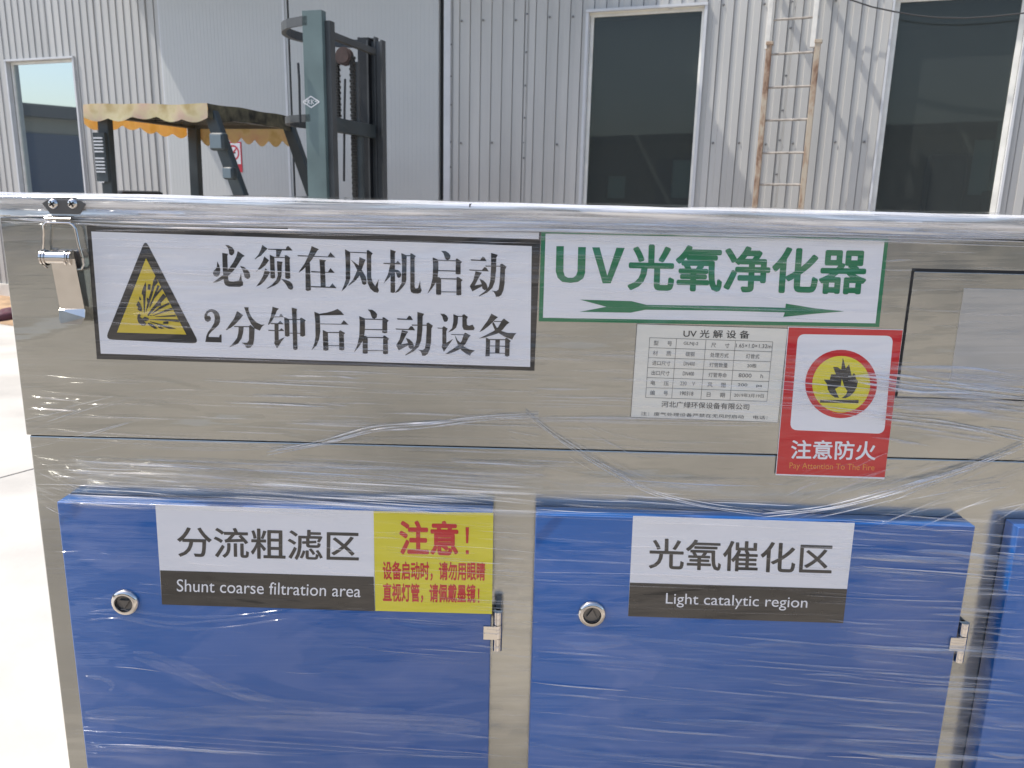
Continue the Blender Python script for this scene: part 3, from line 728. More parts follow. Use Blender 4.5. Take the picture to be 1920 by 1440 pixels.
# hinges in the gaps
def hinge(xd, zc_, k):
    e = MB(); r = .0056; yc = YD + .0045; xc = xd + .0085
    for (a, b_) in ((zc_+.0095, zc_+.026), (zc_-.026, zc_-.0095)):
        e.tube([(xc, yc, a), (xc, yc, b_)], r, M_CHROME, n=18)
        e.box((xc - .003, yc + r*.3, a), (xc + .003, YB - .0003, b_), M_DSTEEL)
    h = e.build('hinge', cab, smooth=True)
    f = MB(); f.tube([(xc, yc, zc_-.0088), (xc, yc, zc_+.0088)], r*1.05, M_CHROME, n=18)
    f.box((xd - .0085, YD - .0022, zc_-.0088), (xc - .0005, YD - .0003, zc_+.0088), M_STEEL)
    f.build('hinge_leaf', h, smooth=True)
z1h = onY(940, 1186, YD).z; z2h = onY(1808, 1207, YD).z
hinge(-.0266, z1h, 0); hinge(.5353, z2h, 1)
hinge(-.0266, z1h - .55, 0); hinge(.5353, z2h - .55, 1)

# toggle latch, top left
def U(px, py, y=YU): p = onY(px, py, y); return (p.x, p.z)
def Z5(x, y): return (x/4.5, 340 + y/4.5)
lat = MB().prism([U(*Z5(*p), YL-.001) for p in ((372,186),(425,150),(470,136),(640,136),(690,160),(738,195),(680,276),(440,272))], YL-.0046, YL-.0004, M_DSTEEL).build('latch', cab)
for (x, y) in ((462,190),(625,190)):
    cx, czz = U(*Z5(x, y), YL-.002); s = MB()
    s.lathe([(.0058, 0), (.0056, .0012), (.0044, .0026), (.0022, .0032)], cx, czz, YL-.0046, M_CHROME, 20)
    for a in (.6, .6+math.pi/2):
        dx, dz = math.cos(a)*.0034, math.sin(a)*.0034; ex, ez = -math.sin(a)*.0007, math.cos(a)*.0007
        s.prism([(cx-dx-ex, czz-dz-ez), (cx+dx-ex, czz+dz-ez), (cx+dx+ex, czz+dz+ez), (cx-dx+ex, czz-dz+ez)], YL-.0082, YL-.0070 + (.0001 if a > 1 else 0), M_GAP)
    s.build('screw', lat, smooth=True)
# hook lip of the plate
pa, pb = U(*Z5(425, 285)), U(*Z5(640, 285)); pc = U(*Z5(640, 335))
h = MB(); n = 8; vs = []
for k in range(n+1):
    a = math.pi*k/n; z = pa[1] + (pc[1]-pa[1])*k/n; yy = YL - .0040 - .007*math.sin(a)
    vs += [(pa[0], yy, z), (pb[0], yy, z)]
h.add(vs, [(2*k, 2*k+1, 2*k+3, 2*k+2) for k in range(n)], M_STEEL); h.build('hook', lat, smooth=True)
# wire bail
wl = [(640,342),(625,350),(425,346),(405,370),(400,500),(405,705),(430,728)]
wr = [(625,350),(650,362),(672,400),(700,540),(728,640),(735,700),(718,735),(668,742)]
def wire(pts, y0, y1):
    return [(*(lambda q: (q[0],))(U(*Z5(*p))), y0 + (y1-y0)*k/(len(pts)-1), U(*Z5(*p))[1]) for k, p in enumerate(pts)]
w_ = MB(); w_.tube(wire(wl, YU-.009, YU-.007), .0014, M_CHROME, n=10); w_.tube(wire(wr, YU-.009, YU-.007), .0016, M_CHROME, n=10); w_.build('wire_bail', lat, smooth=True)
# base plate behind, pivot roll, lever
MB().prism([U(*Z5(*p)) for p in ((440,600),(690,590),(700,730),(650,745),(450,720))], YU-.0022, YU-.0003, M_DSTEEL).build('base_plate', lat)
pa, pb = U(*Z5(412, 636)), U(*Z5(668, 640)); v = MB()
v.tube([(pa[0]+.002, YU-.012, pa[1]), (pb[0]-.004, YU-.012, pb[1])], .0072, M_CHROME, n=24)
for xx in (pa[0], pa[0]+.0034, pb[0]-.0075, pb[0]-.002): v.tube([(xx, YU-.0118, pa[1]), (xx+.0018, YU-.0118, pa[1])], .0088, M_CHROME, n=24)
v.build('pivot_roll', lat, smooth=True)
lv = MB()
def L3(x, y, d): q = U(*Z5(x, y), YU-d); return (q[0], YU-d, q[1])
A = [L3(425,655,.017), L3(628,655,.017), L3(712,1075,.009), L3(505,1070,.009)]
off = Vector((0, .0012, 0))
lv.add(A + [tuple(Vector(p)+off) for p in A], [(3,2,1,0),(4,5,6,7),(0,1,5,4),(1,2,6,5),(2,3,7,6),(3,0,4,7)], M_STEEL)
# right flange
B = [A[1], L3(640,655,.006), L3(722,1075,.004), A[2]]
lv.add(B, [(0,1,2,3)], M_STEEL)
Cc = [L3(505,1071,.009), L3(712,1076,.009), L3(720,1085,.011), L3(716,1150,.0125), L3(685,1206,.013), L3(515,1200,.013), L3(498,1160,.0125), L3(500,1085,.011)]
lv.add(Cc, [tuple(reversed(range(8)))], M_STEEL); lv.build('lever', lat)

# ------------------------------------------------------------------ signs
def quad_sign(name, pts, y, mt, th=.0004, parent=None, label=None):
    q = [U(*p, y) for p in pts]
    o = MB().prism(q, y-th, y-.00005, mt).build(name, parent or cab)
    if label: o['label'] = label
    return o
def text_into(mb, body, TL, TR, BL, y, mt, bold=0.0, sx=1.0):
    cu = bpy.data.curves.new('t', 'FONT'); cu.body = body; cu.size = 1; cu.resolution_u = 4
    o = bpy.data.objects.new('t', cu); COL.objects.link(o); dg = bpy.context.evaluated_depsgraph_get(); dg.update()
    me = o.evaluated_get(dg).to_mesh(); vs = [v.co.copy() for v in me.vertices]; fs = [tuple(p.vertices) for p in me.polygons]
    o.evaluated_get(dg).to_mesh_clear(); bpy.data.objects.remove(o); bpy.data.curves.remove(cu)
    if not vs: return
    x0, x1 = min(v.x for v in vs), max(v.x for v in vs); y0, y1 = min(v.y for v in vs), max(v.y for v in vs)
    a, b_, c = Vector(U(*TL, y)), Vector(U(*TR, y)), Vector(U(*BL, y)); out = []
    x0 -= bold; x1 += bold; y0 -= bold; y1 += bold
    offs = [(0, 0)] + ([(bold*math.cos(k*math.pi/4), bold*math.sin(k*math.pi/4)) for k in range(8)] if bold else [])
    for n_, (ox_, oy_) in enumerate(offs):
        out = []
        for v in vs:
            s, t = (v.x+ox_-x0)/(x1-x0), (y1-v.y-oy_)/(y1-y0); p = a + (b_-a)*s + (c-a)*t; out.append((p.x, y - n_*4e-6, p.y))
        mb.add(out, fs, mt)
def lettering(parent, name, mb, **k): return mb.build(name, parent, **k)

# 1 big warning sign
YS = YU
s1 = quad_sign('warning_sign', ((163,422.5),(1014,434.5),(1002,695),(182,673)), YS, M_BLACK, .0005, label='long white sign with a thick black border, an explosion triangle and two rows of black characters')
q = MB(); q.flat([U(*p, YS-.0006) for p in ((171,434),(997,461.5),(994,688),(189,663))], YS-.0006, M_WHITE)
q.flat([U(*p, YS-.0006) for p in ((540,427),(1011,436),(1010,448.5),(540,433.5))], YS-.0006, M_WHITE); q.build('sign_face', s1)
def rnd(poly, r, n=4):
    out = []; m_ = len(poly)
    for i in range(m_):
        p0, p1, p2 = (Vector(poly[(i+k) % m_]) for k in (-1, 0, 1)); a = (p0-p1).normalized()*r; b_ = (p2-p1).normalized()*r
        for k in range(n+1):
            t_ = k/n; out.append(tuple((p1+a)*(1-t_)**2 + p1*2*t_*(1-t_) + (p1+b_)*t_**2))
    return out
q = MB(); q.flat([U(*p, YS) for p in rnd([(273,449),(374,644),(198,636)], 13)], YS-.0008, M_BLACK)
q.flat([U(*p, YS) for p in ((274.5,484),(350,627),(220,623))], YS-.0010, M_AMBER)
def Z8(x, y): return U(240 + x/10.286, 500 + y/10.286, YS)
EX = [[(350,290),(360,380),(350,560),(330,890),(315,880),(300,560),(270,520),(280,460),(310,380)], [(395,335),(445,335),(440,450),(385,440)],
 [(540,180),(590,300),(520,380),(480,540),(440,660),(400,760),(350,890),(365,780),(410,600),(460,440),(500,260)], [(580,350),(620,370),(480,700),(430,790),(420,780),(470,640)],
 [(650,390),(670,430),(560,560),(400,760),(360,850),(500,600),(580,480)], [(690,515),(750,580),(640,700),(650,750),(570,770),(400,950),(380,930),(470,800),(560,690),(640,580)],
 [(790,690),(820,720),(640,810),(480,905),(470,895),(620,770)], [(850,790),(885,830),(700,880),(500,945),(480,940),(640,870),(750,820)],
 [(925,925),(935,960),(540,970),(530,960)], [(440,1015),(680,1005),(980,1015),(1000,1070),(800,1045),(640,1035),(440,1025)], [(690,1060),(790,1050),(790,1100),(690,1100)],
 [(440,1050),(620,1100),(800,1150),(940,1195),(800,1195),(640,1140),(430,1060)], [(400,1075),(480,1100),(580,1190),(520,1195),(440,1140),(390,1110)], [(590,1145),(640,1155),(710,1190),(650,1195),(600,1175)],
 [(240,565),(265,635),(240,650),(225,610)], [(205,660),(240,690),(280,800),(275,860),(225,850),(190,810),(210,780),(170,740)],
 [(230,905),(260,930),(240,960),(290,1000),(330,960),(410,990),(410,1030),(350,1050),(320,1040),(365,1100),(330,1135),(270,1130),(210,1070),(190,1000),(195,930)],
 [(370,600),(400,600),(420,690),(380,690)], [(420,930),(460,935),(480,950),(440,945)]]
for k, po in enumerate(EX): q.flat([Z8(*p) for p in po], YS-.0012-.00002*k, M_BLACK)
q.build('explosion_triangle', s1)
GL = {
'bi': ((390,445), "190,480 230,560 250,640 245,720 220,770 180,785 130,770 105,730 110,680 150,640 180,600|350,150 420,160 490,200 530,260 530,310 500,350 470,360 430,335 425,290 410,220|290,310 405,330 390,370 400,640 410,840 430,875 510,885 600,870 625,860 665,715 680,860 705,890 705,960 640,990 420,985 350,950 325,900 300,640 290,340|600,275 740,370 690,400 610,530 520,660 420,760 310,840 180,895 100,905 200,830 310,750 410,640 510,500 570,380|645,570 720,590 790,640 840,710 850,780 830,820 790,830 740,800 720,720 690,640"),
'xu': ((390,445), "1090,150 1195,225 1160,260 1060,370 1000,400 950,440 940,430 1010,350 1060,250|1130,380 1225,460 1150,560 1060,630 960,690 1040,580 1100,470|1150,620 1245,695 1200,780 1130,880 1050,950 965,985 1030,900 1100,780|1200,228 1560,235 1570,200 1605,170 1650,210 1695,262 1560,262 1205,245|1365,240 1490,240 1430,385 1370,385|1240,345 1320,385 1330,400 1345,810 1300,825 1255,810 1245,500|1320,390 1540,395 1540,410 1320,405|1540,360 1580,360 1650,410 1635,440 1650,815 1600,830 1550,815|1385,475 1495,490 1480,560 1475,760 1450,860 1400,920 1330,965 1190,1025 1175,1020 1290,940 1370,850 1400,760 1385,560|1465,825 1560,850 1640,880 1690,930 1710,1000 1690,1040 1650,1045 1610,1020 1560,930"),
'zai': ((550,450), "85,300 690,330 745,245 845,350 100,325|370,120 515,185 480,215 410,340 320,460 200,590 100,660 160,570 230,470 290,340 350,190|330,455 335,480 355,1000 290,1020 250,1000 245,540 280,460|525,385 660,405 630,440 650,940 550,940 540,600|360,620 695,640 745,560 830,655 365,645|355,920 730,935 785,865 865,960 360,942"),
'feng': ((550,450), "1035,185 1140,240 1140,760 1110,860 1050,950 965,1030 1010,920 1050,800 1050,500|1130,235 1465,248 1465,265 1130,250|1470,210 1500,200 1590,265 1560,310 1560,740 1590,850 1640,920 1710,780 1690,940 1715,1010 1690,1055 1620,1040 1540,970 1490,860 1475,740|1325,340 1450,395 1430,430 1370,590 1320,720 1240,820 1110,915 1105,900 1200,790 1280,600 1310,500|1150,390 1300,500 1380,610 1450,730 1470,810 1460,880 1420,895 1385,880 1360,790 1320,690 1270,580 1220,480"),
'ji': ((710,450), "95,455 345,460 385,410 450,488 100,478|235,190 345,225 325,270 330,1045 290,1060 240,1045 240,560 235,300|235,480 290,560 225,740 100,870 190,680|300,585 390,600 440,640 455,700 435,745 400,755 370,730 345,650|455,262 560,305 555,800 530,880 470,960 400,1030 340,1055 330,1048 400,970 460,860 470,500|545,303 640,303 640,322 545,322|635,270 665,268 745,320 720,355 720,930 740,970 790,960 830,810 840,950 862,1000 840,1050 790,1070 700,1065 650,1040 635,980"),
'qi': ((710,450), "1250,215 1340,220 1400,260 1438,310 1430,370 1390,400 1345,390 1320,340 1300,270|1080,345 1195,395 1195,600 1180,740 1140,860 1060,980 975,1075 1040,930 1080,760 1090,500|1185,395 1545,405 1545,425 1185,415|1545,375 1570,368 1670,435 1640,470 1640,680 1590,690 1540,675|1190,603 1540,610 1540,630 1190,620|1100,740 1160,738 1215,745 1250,770 1250,1090 1200,1100 1150,1090 1150,850|1240,762 1560,768 1560,790 1240,780|1560,740 1590,735 1680,800 1650,830 1655,1095 1600,1110 1555,1095|1245,1027 1555,1032 1555,1045 1245,1042"),
'dong': ((790,460), "985,278 1180,290 1225,225 1265,240 1305,315 1000,305|955,482 1210,495 1265,432 1300,445 1350,520 970,502|1085,515 1210,545 1180,590 1070,800 1210,775 1220,815 1020,920 970,815 1040,700|1165,670 1240,700 1300,760 1325,830 1310,880 1260,895 1220,860 1210,780|1280,403 1590,408 1590,425 1290,425|1395,150 1530,190 1500,240 1495,500 1470,720 1420,850 1320,940 1160,1020 1150,1010 1270,920 1350,820 1380,700 1395,450|1580,375 1615,365 1705,425 1675,480 1665,760 1640,900 1600,990 1550,1025 1490,1025 1480,980 1450,930 1405,905 1500,915 1545,880 1565,760 1580,500"),
'two': ((370,565), "215,412 165,385 145,330 150,260 190,200 240,165 300,158 370,175 430,230 460,310 460,400 430,470 360,540 290,600 240,660 230,710 440,715 455,665 490,660 490,820 165,810 185,690 220,610 290,520 340,430 355,340 340,260 300,212 260,208 215,235 200,285 250,290 278,330 270,380"),
'fen': ((370,565), "800,190 920,275 870,340 760,460 670,530 590,575 575,565 660,450 740,340|940,115 1030,118 1025,160 1050,240 1100,330 1190,420 1280,465 1355,462 1310,490 1280,530 1255,585 1150,540 1080,450 1010,310 970,200|735,492 1040,495 1040,515 745,512|830,510 930,510 920,620 890,740 820,840 740,880 645,915 740,810 800,730 825,620|1040,490 1065,470 1150,540 1140,760 1120,860 1070,920 1010,930 975,915 960,870 890,825 1000,825 1035,780 1040,620"),
'zhong': ((500,565), "120,105 250,145 210,180 160,300 90,420 45,470 30,462 80,320 110,180|140,300 245,302 290,245 350,315 150,318|80,432 225,436 275,388 345,458 85,452|30,568 255,575 300,535 360,592 45,590|160,450 240,455 245,770 365,715 300,800 210,940 155,830 165,790|355,315 455,355 460,690 415,705 370,690|450,352 680,355 680,370 450,370|675,330 700,325 790,378 765,400 775,680 730,705 675,690|460,627 680,630 680,643 460,640|505,122 610,150 600,200 620,955 580,970 535,955 520,400"),
'hou': ((500,565), "955,205 1065,250 1075,600 1050,760 1000,880 900,980 960,830 980,700 975,400|1060,245 1200,225 1330,190 1420,150 1490,200 1550,270 1060,278|1070,442 1490,450 1545,375 1640,465 1075,455|1125,570 1225,615 1240,970 1190,988 1135,975|1220,612 1460,612 1460,632 1220,630|1450,600 1470,575 1570,630 1545,665 1555,965 1510,980 1455,965|1235,878 1455,880 1455,892 1235,892"),
'she': ((800,570), "270,190 350,195 400,230 430,280 420,330 390,355 350,350 330,310 315,250|215,470 310,478 345,440 420,490 395,540 395,775 530,695 440,820 345,955 300,850 315,800 315,490 225,488|535,200 630,240 620,380 590,470 520,530 430,565 510,480 535,350|610,235 740,238 740,252 610,252|715,220 750,200 825,260 800,300 805,415 850,430 920,412 960,480 940,520 800,522 740,510 715,450|485,600 750,605 750,620 500,615|745,600 770,570 880,625 840,670 780,790 680,890 560,950 430,1000 370,998 520,900 630,820 700,740|560,615 620,720 700,800 760,855 850,905 965,930 900,970 865,1030 800,1000 700,925 630,820 590,720"),
'bei': ((800,570), "1295,190 1425,262 1370,310 1250,430 1150,510 1055,562 1130,450 1220,330|1345,338 1510,340 1510,355 1345,355|1510,320 1545,288 1655,370 1600,410 1520,510 1420,590 1250,640 1160,670 1040,690 1200,610 1340,540 1430,460|1320,355 1345,370 1400,470 1500,540 1620,575 1795,580 1750,630 1710,710 1560,650 1440,580 1360,510 1315,400|1185,665 1270,710 1260,1040 1175,1045 1185,850|1260,700 1575,702 1575,720 1260,718|1375,710 1465,710 1455,980 1370,980|1265,828 1570,835 1570,850 1265,842|1262,970 1570,978 1570,990 1262,982|1570,690 1600,670 1680,735 1660,765 1655,1035 1610,1050 1565,1035"),
}
q = MB()
def glyph(key, dx=0.0, dy=0.0):
    (ox, oy), d_ = GL[key]
    for k, st in enumerate(d_.split('|')):
        po = [tuple(float(c_) for c_ in t_.split(',')) for t_ in st.split()]
        q.flat([U(ox + dx + x/10.667, oy + dy + y/10.667, YS) for x, y in po], YS-.0008-.00002*k, M_BLACK)
for k in ('bi','xu','zai','feng','ji','qi','dong','two','fen','zhong','hou','she','bei'): glyph(k)
glyph('qi', -137.5, 110); glyph('dong', -138, 110.5)
q.build('lettering', s1)

# 2 green sign
s2 = quad_sign('name_sign', ((1015,433.5),(1666,446),(1648,613),(1010,602.5)), YS-.0003, M_GREEN, .0004, label='white sign with a green border, green characters and a long green arrow')
q = MB(); q.flat([U(*p, YS) for p in ((1023,438),(1658,451.5),(1641,606),(1018,595.5))], YS-.0008, M_WHITE); q.build('sign_face', s2)
q = MB()
def ZG(x, y): return U(1000 + x/4.174, 420 + y/4.174, YS)
for po in ([(180,173),(238,173),(235,370),(245,405),(270,420),(310,420),(335,400),(345,370),(350,180),(410,180),(405,380),(390,425),(350,452),(290,460),(225,452),(190,420),(175,370)], [(460,182),(518,182),(578,405),(650,185),(714,187),(605,463),(542,463)]):
    q.flat([ZG(*p) for p in po], YS-.0010, M_GREEN)
text_into(q, '光氧净化器', (1178,457.5), (1630,466), (1176,544), YS-.0010, M_GREEN, .026)
AR = [(1087,561.5),(1184,564.5),(1212,571.5),(1345,573.5),(1472,577),(1473,569),(1528,578),(1583,583.5),(1528,588),(1468,594),(1471,585.5),(1345,582),(1210,580.5),(1182,586),(1086,584.5),(1137,575)]
q.flat([U(*p, YS) for p in AR], YS-.0010, M_GREEN); q.build('lettering', s2)

# 3 specification label
s3 = quad_sign('specification_label', ((1194.5,607.5),(1477.5,616),(1459,793),(1182.5,782)), YS-.00005, M_PAPER, .0003, label='cream printed label with a small black table of characters')
q = MB(); YT = YS-.0006
def Z6(x, y): return (1180 + x/6.4, 600 + y/6.4)
def line(p0, p1, t=3.0, mt=M_INK):
    a, b_ = Vector(p0), Vector(p1); n_ = (b_-a).normalized().orthogonal()*t/2
    q.flat([U(*Z6(*p), YT) for p in (a+n_, b_+n_, b_-n_, a-n_)], YT + random.uniform(-.00003, .00003), mt)
for a, b_ in (((92,47),(1903,102)),((92,47),(17,1160)),((1903,102),(1784,1228)),((17,1168),(1784,1230))): line(a, b_, 5)
top = [(245,212),(568,225),(920,237),(1275,250),(1722,262)]; bot = [(195,930),(508,940),(858,952),(1208,962),(1650,978)]
for a, b_ in zip(top, bot): line(a, b_, 4.5)
def cell(ci, ri): 
    t_ = ri/6; return Vector(top[ci])*(1-t_) + Vector(bot[ci])*t_
for r_ in range(7): line(cell(0, r_), cell(4, r_), 4.5)
rows = [('型 　 号','GLNJ-2','尺 　 寸','1.65×1.0×1.32m'),('材 　 质','碳钢','处理方式','灯管式'),('进口尺寸','DN400','灯管数量','20根'),('出口尺寸','DN400','灯管寿命','8000　 h'),('电 　 压','220　 V','风 　 阻','200　 pa'),('编 　 号','190318','日 　 期','2019年3月19日')]
wf = {0:.68, 1:.5, 2:.62, 3:.8}
for r_, row in enumerate(rows):
    for c_, tx in enumerate(row):
        a, b_, d_ = cell(c_, r_), cell(c_+1, r_), cell(c_, r_+1)
        f_ = {'碳钢':.30,'灯管式':.36,'20根':.25,'1.65×1.0×1.32m':.95,'8000　 h':.66,'200　 pa':.66,'GLNJ-2':.5,'DN400':.38,'190318':.45}.get(tx, wf[c_])
        ox = (1-f_)/2; TL = a + (b_-a)*ox + (d_-a)*.27; TR = a + (b_-a)*(1-ox) + (d_-a)*.27; BL = a + (b_-a)*ox + (d_-a)*(.66 if tx[0].isascii() else .74)
        text_into(q, tx, Z6(*TL), Z6(*TR), Z6(*BL), YT-.0001, M_INK, .0)
text_into(q, 'UV 光 解 设 备', Z6(652,112), Z6(1445,128), Z6(648,196+12), YT-.0001, M_BLACK, .006)
text_into(q, '河北广绿环保设备有限公司', Z6(388,972), Z6(1442,1006), Z6(384,1046), YT-.0001, M_INK, .006)
text_into(q, '注：废气处理设备严禁在无风时启动　 电话：', Z6(140,1100), Z6(1660,1150), Z6(138,1145), YT-.0001, M_INK, .0)
q.build('lettering', s3)

# 4 fire sign
s4 = quad_sign('fire_sign', ((1477.5,612.5),(1693,618),(1658,898),(1454,890.5)), YS-.0005, M_WHITE, .0004, label='red sign with a black flame in a yellow disc and white characters')
q = MB(); YF = YS-.0010
q.flat([U(*p, YS) for p in ((1478.5,613.5),(1692,619),(1658,894.5),(1455,888))], YF, M_RED)
def Z4(x, y): return (1440 + x/4, 600 + y/4)
q.flat([U(*Z4(*p), YS) for p in rnd([(222,104),(936,118),(868,852),(162,822)], 55, 6)], YF-.0001, M_WHITE)
def ell(cx, cy, rx, ry, n=48): return [U(*Z4(cx + rx*math.cos(2*math.pi*k/n), cy + ry*math.sin(2*math.pi*k/n)), YS) for k in range(n)]
q.flat(ell(545,478,269,256), YF-.0002, M_RED); q.flat(ell(546,480,217,212), YF-.0003, M_YEL)
q.flat([U(*Z4(*p), YS) for p in ((558,280),(572,330),(580,360),(605,330),(618,390),(625,420),(640,395),(652,410),(658,440),(672,460),(662,500),(645,535),(610,570),(575,585),(548,583),(580,560),(592,530),(570,500),(550,440),(543,490),(500,515),(515,550),(530,582),(500,580),(470,560),(445,520),(440,480),(415,445),(460,445),(470,405),(505,405),(485,350),(520,352),(545,370))], YF-.0004, M_BLACK)
q.flat([U(*Z4(*p), YS) for p in ((387,597),(676,597),(676,622),(387,618))], YF-.0004, M_BLACK); q.build('fire_symbol', s4)
q = MB(); text_into(q, '注意防火', Z4(175,898), Z4(815,908), Z4(170,1042), YF-.0002, M_WHITE, .018); q.build('lettering', s4); q = MB()
text_into(q, 'Pay Attention To The Fire', Z4(162,1068), Z4(800,1084), Z4(160,1126), YF-.0002, M_ORANGE, .0); q.build('lettering', s4)

# 5 first door sign, 6 yellow notice, 7 second door sign
def door_sign(P, split, zh, en, label):
    s = quad_sign('door_sign', P, YD, M_WHITE, .0004, label=label)
    q = MB(); q.flat([U(*p, YD) for p in (split[0], split[1], P[2], P[3])], YD-.0006, M_BLACKV); q.build('black_band', s)
    q = MB(); text_into(q, zh[0], *zh[1:4], YD-.0006, M_BLACK, .012); q.build('lettering', s)
    q = MB(); text_into(q, en[0], *en[1:4], YD-.0008, M_WHITE, .0); q.build('lettering', s)
door_sign(((291.5,946.5),(700.5,958),(703,1145.5),(304,1133)), ((300.6,1069),(701,1081)),
    ('分流粗滤区', (331,987), (674,996), (333,1044)), ('Shunt coarse filtration area', (331.5,1086), (677,1097), (331.5,1109)), 'white door sign with a black band reading Shunt coarse filtration area')
door_sign(((1187,967.5),(1602.5,980.5),(1580.6,1168),(1177.5,1155)), ((1181,1092),(1588,1104)),
    ('光氧催化区', (1217,1009), (1563,1020), (1216,1066)), ('Light catalytic region', (1249,1112), (1515,1120), (1248,1138)), 'white door sign with a black band reading Light catalytic region')
s6 = quad_sign('eye_warning_notice', ((700.5,958.3),(925,961.5),(922.5,1151),(703.8,1145)), YD-.0003, M_YEL, .0004, label='yellow notice with red characters beside the first door sign')
q = MB(); yq = YD-.0009
text_into(q, '注意', (748,975), (859.5,977), (749,1040), yq, M_RED, .03)
q.flat([U(*p, YD) for p in ((873,988),(879.5,988),(878,1018),(874,1018))], yq, M_RED); q.flat([U(*p, YD) for p in ((873.5,1031),(879,1031),(879,1038.5),(873.5,1038.5))], yq, M_RED)
text_into(q, '设备启动时，请勿用眼睛', (717,1052), (910,1054), (718,1088), yq, M_RED, .028)
text_into(q, '直视灯管，请佩戴墨镜', (717.5,1093), (892,1095.5), (718,1129), yq, M_RED, .028)
q.flat([U(*p, YD) for p in ((896,1103),(899,1103),(898.4,1122),(896.6,1122))], yq, M_RED); q.flat([U(*p, YD) for p in ((896.2,1125.5),(899,1125.5),(899,1129.5),(896.2,1129.5))], yq, M_RED)
q.build('lettering', s6)

# ------------------------------------------------------------------ STRETCH FILM: creases, strands and gathered edges standing off the surface
def film_y(z):
    t_ = (z - (DT - .004)) / .05
    t_ = max(0, min(1, t_)); return (YD - .0022) * (1-t_) + (YU - .0032) * t_
rf = random.Random(21)
creases = {1: MB(), 2: MB(), 3: MB()}; MF = {1: M_F1, 2: M_F2, 3: M_F3}
def ribbon(p0, p1, wpx, kind, bow=0.0, seg=10, lift=0.0):
    """tapered, slightly ridged fold between two photo positions on the film"""
    mb = creases[kind]; vs = []; a, b_ = Vector(p0), Vector(p1); n_ = (b_-a).normalized().orthogonal()
    wob = rf.uniform(0, 6); amp = rf.uniform(.2, 1.0)*wpx*.5
    for k in range(seg+1):
        t_ = k/seg; c = a + (b_-a)*t_ + n_*(bow*4*t_*(1-t_) + amp*math.sin(wob + t_*5)); wv = wpx*.5*(math.sin(math.pi*min(1, max(0, t_)))**.6 + .04)
        for s_, l_ in ((-1, 0), (0, .0006 + .0004*wpx*.25), (1, 0)):
            pp = c + n_*(s_*wv); pt = onY(pp.x, pp.y, YU); y = film_y(pt.z) - l_ - lift - k*1e-6; pt = onY(pp.x, pp.y, y); vs.append(pt)
    fs = [(3*k+r_, 3*k+r_+1, 3*(k+1)+r_+1, 3*(k+1)+r_) for k in range(seg) for r_ in (0, 1)]
    mb.add(vs, fs, MF[kind])
def field(x0, x1, y0, y1, n, ln, slope, wid, probs, sj=.012, tilt=0.0):
    for _ in range(n):
        x = rf.uniform(x0, x1); y = rf.uniform(y0, y1) + x*tilt
        le = rf.uniform(*ln); sl_ = rf.gauss(slope, sj); wv = rf.uniform(*wid)
        k = rf.choices((1, 2, 3), probs)[0]
        if k == 3: wv *= .6
        xa, xb = max(x - le/2, x0 - 10), min(x + le/2, x1 + 10)
        if xb - xa < 12: continue
        ribbon((xa, y - (xb-xa)/2*sl_), (xb, y + (xb-xa)/2*sl_), wv, k, rf.uniform(-.008, .008)*le, lift=rf.uniform(0, .0004))
field(150, 1930, 380, 408, 46, (300, 900), .024, (6, 16), (5, 5, 0), .003, .0225)
field(150, 1930, 376, 412, 70, (200, 900), .024, (1.5, 5), (3, 5, 3), .003, .0225)
field(10, 160, 366, 430, 12, (60, 150), .03, (1, 4), (5, 4, 1), .01)
field(180, 1010, 445, 690, 150, (80, 420), .040, (.8, 3.0), (7, 4, .3))
field(60, 1460, 690, 940, 110, (80, 420), .034, (1.0, 4.0), (7, 4, .2))
field(190, 1650, 450, 690, 26, (200, 700), .036, (6, 16), (1, 0, 0))
field(1010, 1670, 445, 600, 90, (80, 360), .034, (.8, 3.0), (8, 2, .2))
field(460, 1000, 695, 800, 60, (40, 220), .03, (1, 4), (6, 3, .5))
field(60, 400, 700, 900, 14, (40, 120), .03, (.8, 2), (7, 3, .2))
field(130, 1010, 868, 962, 120, (90, 460), .062, (1.0, 4.5), (4, 4, 1.2))
field(1000, 1500, 620, 790, 36, (60, 260), .02, (1, 3.5), (7, 2.5, .3))
field(1440, 1925, 690, 770, 60, (60, 380), .075, (1, 4), (5, 4, .8))
field(1690, 1925, 690, 770, 40, (60, 300), .075, (1, 5), (3, 4, 2))
field(1640, 1925, 760, 830, 45, (60, 260), .13, (1, 4), (4, 4, 1))
field(1660, 1925, 440, 700, 30, (60, 240), .035, (1, 4), (8, 2, .2))
field(1010, 1480, 900, 960, 40, (60, 300), .05, (1, 4), (5, 3, .5))
field(1480, 1925, 860, 965, 80, (50, 190), -.30, (.8, 3), (5, 4, .8), .10)
field(960, 1210, 800, 915, 34, (30, 120), .34, (.8, 2.2), (5, 4, .8), .09)
field(50, 260, 745, 850, 22, (50, 150), -.27, (.7, 1.8), (3, 5, 1), .05)
field(60, 160, 885, 960, 22, (30, 90), .42, (.7, 1.8), (3, 5, 1), .08)
field(700, 1000, 955, 1250, 90, (40, 240), .075, (.8, 3), (6, 3, .5))
field(1000, 1830, 985, 1180, 90, (60, 340), .035, (.8, 3), (8, 2, .2))
field(1000, 1830, 1180, 1440, 90, (80, 420), .085, (1, 4.5), (7, 3, .3))
field(1560, 1935, 970, 1440, 150, (70, 330), .07, (1, 4.5), (5, 4, .6))
field(160, 930, 1340, 1440, 34, (80, 420), .06, (1, 4), (6, 3, .3))
field(110, 700, 960, 1330, 36, (40, 170), .06, (.8, 3), (8, 2, .1), .05)
field(940, 1000, 950, 1440, 60, (20, 60), .06, (.6, 2), (5, 4, .6))
field(1660, 1925, 690, 775, 24, (120, 300), .08, (5, 12), (6, 4, 0))
